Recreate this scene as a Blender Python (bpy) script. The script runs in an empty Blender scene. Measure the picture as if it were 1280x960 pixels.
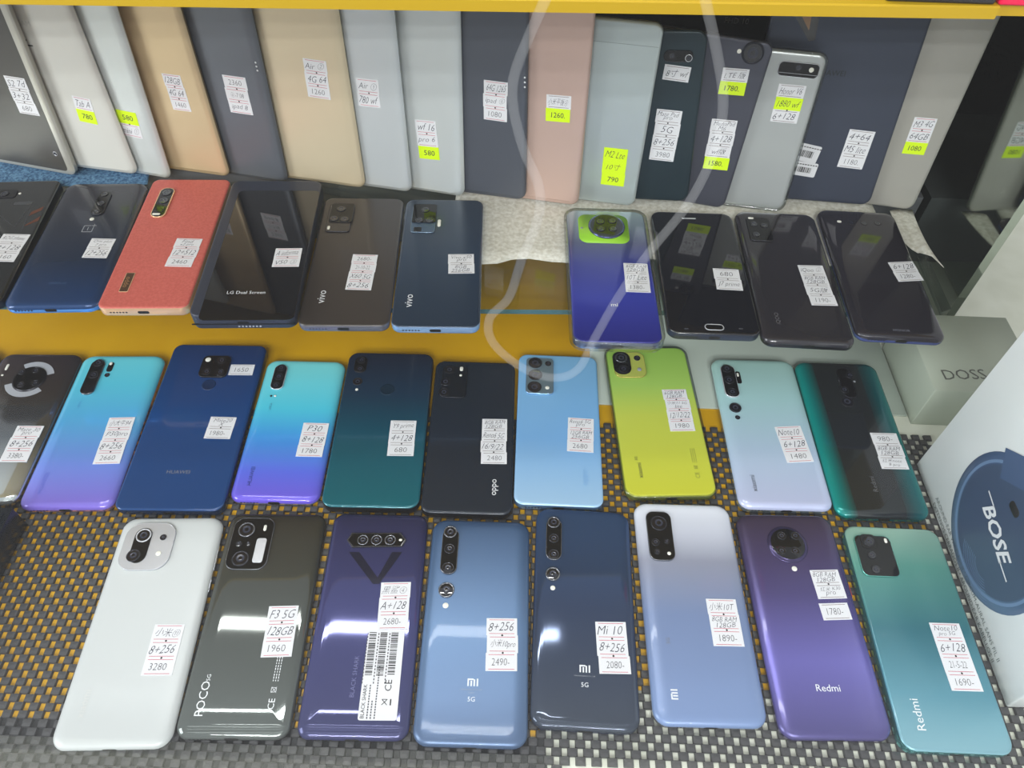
import bpy, math, random
from mathutils import Vector, Matrix
random.seed(7)
SC = bpy.context.scene
COL = SC.collection
R = math.radians

# ------------------------------------------------------------------ camera, world, lights, exposure
F_PX, PITCH, ROLL, CAM_H = 939.36, 0.88528, 0.03777, 0.525
fwd = Vector((0, math.cos(PITCH), -math.sin(PITCH)))
rt0, up0 = Vector((1, 0, 0)), Vector((0, math.sin(PITCH), math.cos(PITCH)))
RT = rt0 * math.cos(ROLL) + up0 * math.sin(ROLL)
UP = up0 * math.cos(ROLL) - rt0 * math.sin(ROLL)
CAM = Vector((0, 0, CAM_H))
cd = bpy.data.cameras.new('camera'); cam = bpy.data.objects.new('camera', cd); COL.objects.link(cam)
cd.sensor_fit = 'HORIZONTAL'; cd.sensor_width = 36; cd.lens = F_PX / 1280 * 36
cd.clip_start = 0.01; cd.clip_end = 50
m3 = Matrix((RT, UP, -fwd)).transposed()
cam.matrix_world = Matrix.Translation(CAM) @ m3.to_4x4()
SC.camera = cam

W = bpy.data.worlds.new('shop_light'); SC.world = W; W.use_nodes = True
nt = W.node_tree; nt.nodes.clear()
wo = nt.nodes.new('ShaderNodeOutputWorld'); wb = nt.nodes.new('ShaderNodeBackground')
tc = nt.nodes.new('ShaderNodeTexCoord'); sx = nt.nodes.new('ShaderNodeSeparateXYZ'); rp = nt.nodes.new('ShaderNodeValToRGB')
mr = nt.nodes.new('ShaderNodeMapRange'); mr.inputs[1].default_value = -1; mr.inputs[2].default_value = 1
nt.links.new(tc.outputs['Generated'], sx.inputs[0]); nt.links.new(sx.outputs['Z'], mr.inputs[0])
nt.links.new(mr.outputs[0], rp.inputs[0]); nt.links.new(rp.outputs[0], wb.inputs[0]); nt.links.new(wb.outputs[0], wo.inputs[0])
rp.color_ramp.elements[0].position = 0.35; rp.color_ramp.elements[0].color = (.64, .645, .65, 1)
rp.color_ramp.elements[1].position = 0.85; rp.color_ramp.elements[1].color = (.73, .74, .75, 1)
wb.inputs[1].default_value = 0.78

def tube(x, y, z, length, power):          # ceiling fluorescent tube
    ld = bpy.data.lights.new('ceiling_tube', 'AREA'); ld.shape = 'RECTANGLE'
    ld.size = length; ld.size_y = .038; ld.energy = power; ld.color = (1.0, 1.0, .99)
    o = bpy.data.objects.new('ceiling_tube', ld); COL.objects.link(o); o.location = (x, y, z)
for fy in (0.80, 1.66):                     # twin fixtures over the case
    for dy in (-.16, .16):
        tube(-.42, fy + dy, 2.0, 1.22, 5.2)
for fy, e_ in ((-.05, .8), (-.95, 2.0), (-1.8, 24.0), (-2.7, 44.0)):    # twin fixtures over the aisle in front of the case
    for dy in (-.16, .16):
        tube(-.1, fy + dy, 2.0, 2.0, e_)
# added soft fill at the left, lifts the white carton's printed face
ld = bpy.data.lights.new('left_fill', 'AREA'); ld.shape = 'RECTANGLE'; ld.size = 1.0; ld.size_y = 1.5; ld.energy = 44; ld.color = (.96, .99, 1.0)
lo_ = bpy.data.objects.new('left_fill', ld); COL.objects.link(lo_); lo_.location = (-2.3, -.7, 1.0)
lo_.rotation_euler = (Vector((.3, .3, .05)) - Vector(lo_.location)).to_track_quat('-Z', 'Y').to_euler()
SC.view_settings.view_transform = 'Standard'; SC.view_settings.look = 'None'
SC.view_settings.exposure = 0.0; SC.view_settings.gamma = 1.0
SC.view_settings.use_curve_mapping = False

# ------------------------------------------------------------------ geometry of the view: a pixel's ray on a plane of the place
def ray(px):
    return fwd + RT * ((px[0] - 640) / F_PX) - UP * ((px[1] - 480) / F_PX)
def hit_z(px, z):
    d = ray(px); return CAM + d * ((z - CAM_H) / d.z)
def hit_plane(px, p, n):
    d = ray(px); return CAM + d * ((p - CAM).dot(n) / d.dot(n))

# ------------------------------------------------------------------ materials
def s2l(c):
    return tuple(((v / 255) / 12.92 if v / 255 <= .04045 else ((v / 255 + .055) / 1.055) ** 2.4) for v in c) + (1,)
MATS = {}
def mat(name, rgb, rough=.5, metal=0., spec=.5, coat=0., coat_rough=.03, sheen=None):
    if name in MATS: return MATS[name]
    m = bpy.data.materials.new(name); m.use_nodes = True; b = m.node_tree.nodes['Principled BSDF']
    b.inputs['Base Color'].default_value = s2l(rgb); b.inputs['Roughness'].default_value = rough
    b.inputs['Metallic'].default_value = metal; b.inputs['Specular IOR Level'].default_value = spec
    b.inputs['Coat Weight'].default_value = coat; b.inputs['Coat Roughness'].default_value = coat_rough
    MATS[name] = m; return m
def mat_grad(name, stops, rough=.2, metal=0., axis='Y', coat=0., noise=0.):
    """colour ramp along one axis, for finishes and painted-in reflections; stops (0 bottom/left .. 1 top/right)"""
    m = mat(name, (128, 128, 128), rough, metal, coat=coat)
    n = m.node_tree.nodes; l = m.node_tree.links
    if 'ramp' in n: return m
    t = n.new('ShaderNodeTexCoord'); s = n.new('ShaderNodeSeparateXYZ'); r = n.new('ShaderNodeValToRGB'); r.name = 'ramp'
    l.new(t.outputs['Generated'], s.inputs[0])
    src = s.outputs[axis]
    l.new(src, r.inputs[0])
    el = r.color_ramp.elements
    while len(el) < len(stops): el.new(.5)
    for e, (p, c) in zip(el, stops): e.position = p; e.color = s2l(c)
    l.new(r.outputs[0], n['Principled BSDF'].inputs['Base Color']); return m
def mat_clear(name, tint, refl=1.0, rough=0.02, ior=1.45):
    if name in MATS: return MATS[name]
    m = bpy.data.materials.new(name); m.use_nodes = True; n = m.node_tree.nodes; l = m.node_tree.links; n.clear()
    o = n.new('ShaderNodeOutputMaterial'); mx = n.new('ShaderNodeMixShader'); tr = n.new('ShaderNodeBsdfTransparent'); g = n.new('ShaderNodeBsdfGlossy')
    f = n.new('ShaderNodeFresnel'); ge = n.new('ShaderNodeNewGeometry'); mp = n.new('ShaderNodeMapRange')
    mp.inputs[3].default_value = ior; mp.inputs[4].default_value = 1 / ior   # same reflectance on both faces of a thin pane
    l.new(ge.outputs['Backfacing'], mp.inputs[0]); l.new(mp.outputs[0], f.inputs[0])
    tr.inputs[0].default_value = s2l(tint); g.inputs['Roughness'].default_value = rough
    g.inputs['Color'].default_value = (refl, refl, refl, 1)
    l.new(f.outputs[0], mx.inputs[0]); l.new(tr.outputs[0], mx.inputs[1]); l.new(g.outputs[0], mx.inputs[2]); l.new(mx.outputs[0], o.inputs[0])
    MATS[name] = m; return m
def add_noise_color(m, c1, c2, scale, detail=6, coords='Object', bump=0., bscale=None):
    n = m.node_tree.nodes; l = m.node_tree.links
    t = n.new('ShaderNodeTexCoord'); nz = n.new('ShaderNodeTexNoise'); r = n.new('ShaderNodeValToRGB')
    nz.inputs['Scale'].default_value = scale; nz.inputs['Detail'].default_value = detail
    l.new(t.outputs[coords], nz.inputs['Vector']); l.new(nz.outputs['Fac'], r.inputs[0])
    r.color_ramp.elements[0].position = .35; r.color_ramp.elements[1].position = .65
    r.color_ramp.elements[0].color = s2l(c1); r.color_ramp.elements[1].color = s2l(c2)
    l.new(r.outputs[0], n['Principled BSDF'].inputs['Base Color'])
    if bump:
        b = n.new('ShaderNodeBump'); b.inputs['Strength'].default_value = bump; b.inputs['Distance'].default_value = .001
        n2 = n.new('ShaderNodeTexNoise'); n2.inputs['Scale'].default_value = bscale or scale; n2.inputs['Detail'].default_value = 4
        l.new(t.outputs[coords], n2.inputs['Vector']); l.new(n2.outputs['Fac'], b.inputs['Height']); l.new(b.outputs[0], n['Principled BSDF'].inputs['Normal'])

paper = mat('label_paper', (222, 222, 226), .7)
neon = mat('neon_paper', (214, 246, 10), .6)
ink = mat('pen_ink', (42, 40, 60), .7)
ink_print = mat('printed_ink', (66, 64, 72), .7)
red_rule = mat('red_rule', (196, 96, 112), .7)
dark_rule = mat('brown_rule', (122, 104, 104), .7)
black_glass = mat('black_glass', (14, 14, 17), .05)
lens_glass = mat('lens_glass', (20, 20, 28), .03, coat=1)
lens_iris = mat('lens_iris', (52, 54, 66), .15)
lens_ring = mat('lens_ring', (128, 130, 136), .25, .8)
dark_ring = mat('dark_lens_ring', (60, 60, 66), .25, .7)
port_black = mat('port_black', (8, 8, 9), .5)
flash_white = mat('flash_white', (232, 230, 220), .25)
clear_tpu = mat_clear('clear_case_plastic', (214, 218, 216), 1.0, .1, 1.75)
silver = mat('polished_silver', (206, 208, 214), .22, .45)
white_print = mat('white_print', (226, 228, 232), .5)
grey_print = mat('grey_print', (150, 152, 158), .5)
faint_print = mat('faint_print', (112, 114, 122), .45)
black_print = mat('black_print', (30, 34, 36), .5)

# ------------------------------------------------------------------ mesh builder
TXT = {}
def glyphs(s, thin=0.):
    k = (s, thin)
    if k in TXT: return TXT[k]
    cu = bpy.data.curves.new('t', 'FONT'); cu.body = s; cu.resolution_u = 2; cu.fill_mode = 'FRONT'; cu.offset = thin
    o = bpy.data.objects.new('t', cu); COL.objects.link(o)
    bpy.context.view_layer.update()
    me = bpy.data.meshes.new_from_object(o.evaluated_get(bpy.context.evaluated_depsgraph_get()))
    v = [tuple(x.co[:2]) for x in me.vertices]; f = [tuple(p.vertices) for p in me.polygons]
    bpy.data.objects.remove(o); bpy.data.curves.remove(cu); bpy.data.meshes.remove(me)
    TXT[k] = (v, f); return TXT[k]

def rring(w, l, r, n=6, cx=0, cy=0):
    r = max(min(r, w / 2 - 1e-5, l / 2 - 1e-5), 1e-5); out = []
    for sx_, sy_, a0 in ((1, 1, 0), (-1, 1, 90), (-1, -1, 180), (1, -1, 270)):
        for i in range(n + 1):
            a = R(a0 + 90 * i / n)
            out.append((cx + sx_ * (w / 2 - r) + r * math.cos(a), cy + sy_ * (l / 2 - r) + r * math.sin(a)))
    return out
class MB:
    def __init__(s): s.v = []; s.f = []; s.m = []; s.sm = []
    def add(s, vs, fs, mi=0, smooth=False):
        b = len(s.v); s.v += [tuple(x) for x in vs]
        for f in fs: s.f.append(tuple(b + i for i in f)); s.m.append(mi); s.sm.append(smooth)
    def loft(s, rings, mi=0, cap0=True, cap1=True, smooth=True):
        n = len(rings[0]); vs = [p for r_ in rings for p in r_]; fs = []
        for k in range(len(rings) - 1):
            for i in range(n):
                j = (i + 1) % n; fs.append((k * n + i, k * n + j, (k + 1) * n + j, (k + 1) * n + i))
        if cap0: fs.append(tuple(reversed(range(n))))
        if cap1: fs.append(tuple(range((len(rings) - 1) * n, len(rings) * n)))
        s.add(vs, fs, mi, smooth)
    def slab(s, w, l, r, levels, mi=0, cx=0, cy=0, n=6, cap0=True, cap1=True, smooth=True):
        """levels: (inset x, inset y, z)"""
        s.loft([[(x, y, z) for x, y in rring(w - 2 * ix, l - 2 * iy, max(r - min(ix, iy), .0004), n, cx, cy)] for ix, iy, z in levels], mi, cap0, cap1, smooth)
    def lathe(s, cx, cy, prof, mi=0, n=24, cap0=False, cap1=True, smooth=True):
        s.loft([[(cx + r_ * math.cos(2 * math.pi * i / n), cy + r_ * math.sin(2 * math.pi * i / n), z) for i in range(n)] for r_, z in prof], mi, cap0, cap1, smooth)
    def quad(s, cx, cy, w, h, rot, z, mi=0):
        c, q = math.cos(rot), math.sin(rot)
        s.add([(cx + c * x - q * y, cy + q * x + c * y, z) for x, y in ((-w / 2, -h / 2), (w / 2, -h / 2), (w / 2, h / 2), (-w / 2, h / 2))], [(0, 1, 2, 3)], mi)
    def poly(s, pts, z, mi=0):
        s.add([(x, y, z) for x, y in pts], [tuple(range(len(pts)))], mi)
    def line(s, p, q, wd, z, mi=0):
        d = Vector((q[0] - p[0], q[1] - p[1])); s.quad((p[0] + q[0]) / 2, (p[1] + q[1]) / 2, d.length, wd, math.atan2(d.y, d.x), z, mi)
    def box(s, x0, x1, y0, y1, z0, z1, mi=0):
        s.add([(x0, y0, z0), (x1, y0, z0), (x1, y1, z0), (x0, y1, z0), (x0, y0, z1), (x1, y0, z1), (x1, y1, z1), (x0, y1, z1)],
              [(0, 3, 2, 1), (4, 5, 6, 7), (0, 1, 5, 4), (1, 2, 6, 5), (2, 3, 7, 6), (3, 0, 4, 7)], mi)
    def text(s, t, cx, cy, h, rot, z, mi=0, shear=0., fit=None, thin=0., jitter=0.):
        v, f = glyphs(t, thin)
        if not v: return
        x0, x1 = min(p[0] for p in v), max(p[0] for p in v); y0, y1 = min(p[1] for p in v), max(p[1] for p in v)
        k = h / max(y1 - y0, .3); kx = k
        if fit and (x1 - x0) * k > fit: kx = fit / (x1 - x0)
        mx, my = (x0 + x1) / 2, (y0 + y1) / 2; c, q = math.cos(rot), math.sin(rot); out = []
        ph = random.random() * 6
        for x, y in v:
            a, b = (x - mx) * kx, (y - my) * k
            if jitter: b += jitter * h * math.sin(a / h * 1.9 + ph); 
            a += shear * b
            out.append((cx + c * a - q * b, cy + q * a + c * b, z))
        s.add(out, f, mi)
    def build(s, name, mats, parent=None, xf=None):
        me = bpy.data.meshes.new(name); me.from_pydata(s.v, [], s.f)
        for m in (mats if isinstance(mats, (list, tuple)) else [mats]): me.materials.append(m)
        me.polygons.foreach_set('material_index', s.m); me.polygons.foreach_set('use_smooth', s.sm); me.update()
        o = bpy.data.objects.new(name, me); COL.objects.link(o)
        if parent is not None: o.parent = parent
        if xf is not None: o.matrix_local = xf
        return o
def tag(o, label=None, cat=None, group=None, kind=None):
    for k, v in (('label', label), ('category', cat), ('group', group), ('kind', kind)):
        if v: o[k] = v
    return o
MM = .001

# ------------------------------------------------------------------ a device: phone or tablet
class Dev:
    def __init__(s, name, label, cat, group, M, w, l, t):
        s.w, s.l, s.t, s.M = w, l, t, M; s.Mi = M.inverted()
        e = bpy.data.objects.new(name, None); e.empty_display_size = .02; COL.objects.link(e); e.matrix_world = M
        tag(e, label, cat, group); s.e = e; s.z = t
    def L(s, px, dz=0.):
        n = (s.M.to_3x3() @ Vector((0, 0, 1))).normalized(); p = s.M @ Vector((0, 0, s.t + dz))
        q = s.Mi @ hit_plane(px, p, n); return q.x, q.y
    def tag(s, tl, tr, bl, rows, rule='r', h=None, dots=True, z=None):
        (ax, ay), (bx, by), (cx, cy) = s.L(tl), s.L(tr), s.L(bl)
        w = math.hypot(bx - ax, by - ay); hh = math.hypot(cx - ax, cy - ay)
        a1 = math.atan2(by - ay, bx - ax); a2 = math.atan2(ay - cy, ax - cx) - math.pi / 2
        rot = (a1 + a2) / 2
        mx, my = (bx + cx) / 2, (by + cy) / 2
        z = (z if z is not None else s.t) + .00025; b = MB(); n = len(rows); rh = hh / n
        c, q = math.cos(rot), math.sin(rot)
        def P(u, v): return mx + c * u - q * v, my + q * u + c * v
        for i, tx in enumerate(rows):
            nn = tx.startswith('!'); tx = tx.lstrip('!')
            v = hh / 2 - rh * (i + .5); off = random.uniform(-.4, .4) * MM
            x, y = P(off, v)
            # a thin sticker with thickness
            pts = [P(off + a * w / 2, v + b_ * rh / 2) for a, b_ in ((-1, -1), (1, -1), (1, 1), (-1, 1))]
            b.loft([[(p[0], p[1], z - .0002) for p in pts], [(p[0], p[1], z) for p in pts]], 1 if nn else 0, smooth=False)
            if not nn:
                for sg in (-1, 1):
                    lx, ly = P(off, v + sg * rh * .40); b.quad(lx, ly, w * .82, .38 * MM, rot, z + .00004, 3)
            lines = tx.split('|'); m = len(lines)
            for j, lt in enumerate(lines):
                price = lt.replace('-', '').replace('.', '').isdigit() and len(lt) >= 3
                lx, ly = P(off + random.uniform(-.6, .6) * MM, v + rh * ((m - 1) / 2 - j) * .72 / m)
                b.text(lt, lx, ly, rh * (.40 if price else .50 if m == 1 else .31), rot + (0 if price else random.uniform(-.03, .06)), z + .00008, 5 if (price and not nn) else 2,
                       .05 if price else .30, w * (.56 if price else .80), (0. if nn else -.016) if price else -.014, 0 if price else .06)
            if dots and i < n - 1 and not rows[i + 1].startswith('!'):
                dx, dy = P(off + .3 * MM, v - rh / 2); b.lathe(dx, dy, [(.75 * MM, z + .00003), (.74 * MM, z + .00006)], 4, 8, smooth=False)
        return b.build('price_tag', [paper, neon, ink, red_rule if rule == 'r' else dark_rule, port_black, ink_print], s.e)
    def lens(s, parent, px, r, ring=lens_ring, hgt=.6, z=None):
        x, y = px if z is not None and len(px) == 3 else s.L(px)[:2]
        z = s.t if z is None else z; r *= MM; b = MB(); h = hgt * MM
        b.lathe(x, y, [(r, z), (r, z + h * .8), (r * .95, z + h), (r * .86, z + h), (r * .82, z + h * .7)], 0, 22, cap1=False)
        b.lathe(x, y, [(r * .82, z + h * .7), (r * .5, z + h * .78), (r * .48, z + h * .78)], 1, 22, cap1=False)
        b.lathe(x, y, [(r * .48, z + h * .78), (r * .46, z + h * .72), (r * .24, z + h * .72)], 2, 22, cap1=False)
        b.lathe(x, y, [(r * .24, z + h * .72), (r * .2, z + h * .75)], 1, 16)
        return b.build('lens', [ring, lens_glass, lens_iris], parent)
    def flash(s, parent, px, w=2.4, l=2.4, z=None, m=None):
        x, y = s.L(px); z = s.t if z is None else z; b = MB()
        b.slab(w * MM, l * MM, min(w, l) * .49 * MM, [(0, 0, z), (0, 0, z + .0003), (.0002, .0002, z + .0004)], 0, x, y, 4)
        return b.build('flash', m or flash_white, parent)
    def plate(s, name, tl, br, r, hgt, m, parent=None, rim=None, z=None, w=None, l=None, rimw=.5):
        """raised island aligned with the phone, given by two opposite corners"""
        (ax, ay), (bx, by) = s.L(tl), s.L(br); z = s.t if z is None else z
        cx, cy = (ax + bx) / 2, (ay + by) / 2; W_ = (w * MM) if w else abs(bx - ax); L_ = (l * MM) if l else abs(ay - by)
        b = MB(); h = hgt * MM; i = rimw * MM
        b.slab(W_, L_, r * MM, [(0, 0, z), (0, 0, z + h * .7), (.0002, .0002, z + h * .95), (i * .7, i * .7, z + h), (i, i, z + h * .93)], 0, cx, cy, 7, cap1=False)
        b.slab(W_ - 2 * i, L_ - 2 * i, r * MM - i, [(0, 0, z + h * .93), (.0003, .0003, z + h * .93)], 1, cx, cy, 7, cap0=False)
        o = b.build(name, [rim or m, m], parent or s.e); return o, z + h * .93
    def text(s, t, px, h, rot=0, m=None, z=None, name='logo_lettering', fit=None, thin=0., extra=None, shear=0.):
        x, y = s.L(px); b = MB(); z = (s.t if z is None else z) + .00012
        b.text(t, x, y, h * MM, R(rot), z, 0, shear, fit * MM if fit else None, thin)
        if extra: extra(b, x, y, z)
        return b.build(name, m or white_print, s.e)

def bottom_details(d, holes=6, m=port_black):
    """charging port and speaker holes on the short bottom side"""
    y = -d.l / 2 - .00012; zc = d.t * .45
    b = MB()
    pts = [(x, y, zc + zz) for x, zz in rring(9.2 * MM, 3 * MM, 1.4 * MM, 4)]
    b.loft([[(p[0], p[1] + .0004, p[2]) for p in pts], pts], 0, smooth=False); b.build('charging_port', m, d.e)
    if holes:
        b = MB()
        for i in range(holes):
            cx = -d.w * .36 + i * 2.5 * MM
            p2 = [(cx + x, y, zc + zz) for x, zz in rring(1.6 * MM, 1.3 * MM, .6 * MM, 3)]
            b.loft([[(p[0], p[1] + .0004, p[2]) for p in p2], p2], 0, smooth=False)
        b.build('speaker_grille', m, d.e)
def side_button(d, m, y0=.12, ln=11, side=1, zc=None, name='power_button'):
    b = MB(); x = side * d.w / 2; zc = zc or d.t * .42
    p = [(x, d.l * y0 + yy, zc + zz) for yy, zz in rring(ln * MM, 2 * MM, .9 * MM, 3)]
    if side < 0: p = p[::-1]
    b.loft([p, [(q[0] + side * .0005, q[1], q[2]) for q in p]], 0, smooth=False); b.build(name, m, d.e)

FLATP = lambda t: ([(1.0, 1.0, 0), (.25, .25, .5), (0, 0, 1.4), (0, 0, t - 1.7), (.25, .25, t - .95)],
                   [(.25, .25, t - .95), (.6, .6, t - .4), (1.3, 1.3, t - .08), (2.0, 2.0, t), (2.8, 2.8, t)])
CURVP = lambda t: ([(1.6, 1.2, 0), (.5, .4, .8), (0, 0, 1.9), (0, 0, t - 4.2)],
                   [(0, 0, t - 4.2), (.25, .15, t - 3.2), (.9, .5, t - 2.2), (2.0, 1.0, t - 1.4), (3.6, 1.9, t - .75), (5.6, 3.1, t - .33), (8, 4.6, t - .08), (10.5, 6.5, t), (11.2, 7.2, t)])
QUADP = lambda t: ([(1.6, 1.6, 0), (.5, .5, .8), (0, 0, 1.9), (0, 0, t - 4.6)],
                   [(0, 0, t - 4.6), (.2, .25, t - 3.6), (.8, 1.0, t - 2.5), (1.9, 2.3, t - 1.6), (3.4, 4.2, t - .9), (5.2, 6.6, t - .42), (8.0, 10.5, t - .14), (11.5, 15, t - .02), (14, 18, t), (14.8, 18.8, t)])
def phone(label, quad, base, t, prof, fm, bm_, r=9., name='smartphone', group=None, pw='phone', lift=0., port=True, holes=6, outline=None, grow=0.):
    zc = base + t * MM * .55
    tl, tr, br, bl = [hit_z(p, zc) for p in quad]
    c = (tl + tr + br + bl) / 4; ax = ((tl - bl) + (tr - br)); a = math.atan2(-ax.x, ax.y)
    w = ((tr - tl).length + (br - bl).length) / 2 - 2 * grow * MM - .0008; l = ((tl - bl).length + (tr - br).length) / 2 - 2 * grow * MM
    M = Matrix.Translation((c.x, c.y, base + lift)) @ Matrix.Rotation(a, 4, 'Z')
    d = Dev(name, label, pw, group, M, w, l, t * MM)
    fl, bl_ = prof(t)
    b = MB(); b.slab(w, l, r * MM, [(i * MM, j * MM, z * MM) for i, j, z in fl], 0, cap1=False); b.build('frame', fm, d.e)
    b = MB(); b.slab(w, l, r * MM, [(i * MM, j * MM, z * MM) for i, j, z in bl_], 0, cap0=False); b.build('back_panel' if name == 'smartphone' else 'front_panel', bm_, d.e)
    if port: bottom_details(d, holes)
    return d
def clear_case(d, r=10., wall=1.6, over=.8, m=None):
    b = MB(); t = d.t; g = wall * MM; w, l = d.w + 2 * g, d.l + 2 * g; h = t + over * MM
    b.slab(w, l, (r + wall) * MM, [(1.2 * MM, 1.2 * MM, -.0004), (.2 * MM, .2 * MM, .0004), (0, 0, .0016), (0, 0, h - .0012), (.35 * MM, .35 * MM, h - .0004), (.9 * MM, .9 * MM, h),
           (1.5 * MM, 1.5 * MM, h - .0002), (2.0 * MM, 2.0 * MM, t + .0001), (2.4 * MM, 2.4 * MM, t + .00005)], 0, cap0=False, cap1=False, n=8)
    return b.build('clear_case', m or clear_tpu, d.e)
def vlogo(d, t, px, h, m, rot=90, fit=None, thin=0.): return d.text(t, px, h, rot, m, fit=fit, thin=thin)
def ce_marks(d, px, m, k=1.0):
    """small regulatory marks and print lines along the edge, read bottom to top"""
    x, y = d.L(px); b = MB(); z = d.t + .00012
    b.text('CE', x, y, 4.2 * MM * k, R(90), z, 0)
    y2 = y + 9 * MM * k
    for p, q in (((-1.7, -1.8), (1.7, 1.8)), ((-1.7, 1.8), (1.7, -1.8)), ((-1.7, -1.6), (-1.7, 1.6)), ((1.5, -1.3), (1.5, 1.3)), ((-1.7, 1.6), (1.5, 1.3)), ((-1.7, -1.6), (1.5, -1.3))):
        b.line((x + p[0] * MM * k, y2 + p[1] * MM * k), (x + q[0] * MM * k, y2 + q[1] * MM * k), .3 * MM, z, 0)
    for i in range(3):
        for j in range(9):
            b.quad(x - 1.6 * MM + i * 1.6 * MM, y2 + (6 + j * 1.9) * MM * k, .5 * MM, (1.0 + .5 * ((i * 3 + j * 5) % 3) / 2) * MM, 0, z, 0)
    return b.build('regulatory_marks', m, d.e)
def mi_mark(d, px, h, m, rot=0, ring=False):
    x, y = d.L(px); b = MB(); z = d.t + .00012; k = h * MM; c, q = math.cos(R(rot)), math.sin(R(rot))
    def bar(u, v, w, hh):
        b.quad(x + c * u * k - q * v * k, y + q * u * k + c * v * k, w * k, hh * k, R(rot), z, 0)
    bar(-.62, 0, .2, 1.0); bar(-.22, .4, .62, .2); bar(-.2, -.14, .2, .72); bar(.2, -.05, .2, .9); bar(.62, 0, .2, 1.0)
    return b.build('logo_lettering', m, d.e)

# ================================================================== THE SETTING
ZF = -.0030                                            # floor of the case under the mat
floor_m = mat('pale_board', (206, 208, 196), .45); add_noise_color(floor_m, (218, 220, 204), (230, 232, 218), 30)
yellow = mat('yellow_sheet', (226, 172, 8), .38); add_noise_color(yellow, (200, 150, 4), (210, 160, 10), 14)
tray_m = mat('dark_grey_sheet', (34, 36, 40), .5)
back_m = mat('dark_back_panel', (44, 45, 50), .6)
b = MB(); b.box(-.9, .62, -.02, .80, ZF - .02, ZF); tag(b.build('floor', floor_m), kind='structure')
b = MB(); b.box(-.9, .62, .80, .82, ZF - .02, .62); tag(b.build('wall_back', back_m), kind='structure')
mirror_m = mat('tinted_mirror', (168, 176, 168), .06, 1.0)
b = MB(); b.box(.402, .410, .505, .80, ZF, .60); tag(b.build('wall_right', mirror_m), kind='structure')

# yellow lining sheet
b = MB()
pl = [(-.70, .1335), (.030, .1335), (.030, .165), (.335, .168), (.335, .70), (-.70, .70)]
b.loft([[(x, y, ZF) for x, y in pl], [(x, y, ZF + .0006) for x, y in pl]], 0, smooth=False)
tag(b.build('lining_sheet', yellow), 'bright yellow lining sheet lying on the case floor under the woven mat', 'sheet')
b = MB(); pl = [(-.70, .02), (.042, .02), (.030, .1330), (-.70, .1330)]
b.loft([[(x, y, ZF) for x, y in pl], [(x, y, ZF + .0006) for x, y in pl]], 0, smooth=False)
tag(b.build('dark_sheet', tray_m), 'dark grey sheet under the front left edge of the woven mat', 'sheet')

# woven mat: raised dark strands crossing in a checker, open between them
mat_m = mat('mat_strand', (62, 62, 64), .5)
b = MB(); P_ = .00515; nx = 0; X0, X1, Y0, Y1 = -.66, .366, .117 - 12 * .00515, .392; JF = 12
ny = int((Y1 - Y0) / P_); nx = int((X1 - X0) / P_)
for j in range(ny):
    for i in range(nx):
        if (i + j) % 2: continue
        if j < JF and X0 + (i + .5) * P_ > .040: continue      # the right part of the mat is cut shorter
        cx, cy = X0 + (i + .5) * P_, Y0 + (j + .5) * P_
        hw, hl = P_ * .66, P_ * .55; k = .0006
        b.add([(cx - hw, cy - hl, ZF + .0008), (cx + hw, cy - hl, ZF + .0008), (cx + hw, cy + hl, ZF + .0008), (cx - hw, cy + hl, ZF + .0008),
               (cx - hw + k, cy - hl + k, -.0005), (cx + hw - k, cy - hl + k, -.0005), (cx + hw - k, cy + hl - k, -.0002), (cx - hw + k, cy + hl - k, -.0002),
               (cx - hw * .3, cy, 0), (cx + hw * .3, cy, 0)],
              [(0, 1, 5, 4), (1, 2, 6, 5), (2, 3, 7, 6), (3, 0, 4, 7), (4, 5, 9, 8), (6, 7, 8, 9), (5, 6, 9), (7, 4, 8)], 0)
tag(b.build('woven_mat', mat_m), 'dark open-weave plastic mat spread under the two front rows of phones', 'mat')

# upper shelf with yellow lip
yellow2 = mat('yellow_shelf_paint', (196, 158, 6), .45)
za, zb = .345, .3515
p0, p1 = hit_z((-60, 4.5), za), hit_z((1243, 24), za); dv = (p1 - p0).normalized(); nv = Vector((-dv.y, dv.x, 0))
pA = p0 - dv * .35
def upper(pa, pb, name, back):
    b = MB(); pts = [pa, pb, pb + nv * back, pa + nv * back]
    b.loft([[(p.x, p.y, za) for p in pts], [(p.x, p.y, zb - .0008) for p in pts]], 0, smooth=False)
    pts2 = [pa + nv * .0008, pb + nv * .0008, pb + nv * back, pa + nv * back]
    b.loft([[(p.x, p.y, zb - .0008) for p in pts], [(p.x, p.y, zb) for p in pts2]], 0, cap0=False, smooth=False)
    return b.build(name, yellow2)
tag(upper(pA, p1, 'upper_shelf', .36), 'long yellow upper shelf board running above the tablets', 'shelf')
q0 = p1 + dv * .001 + nv * .004
tag(upper(q0, q0 + dv * .25, 'upper_shelf', .35), 'short yellow shelf board end at the top right corner', 'shelf')

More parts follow.
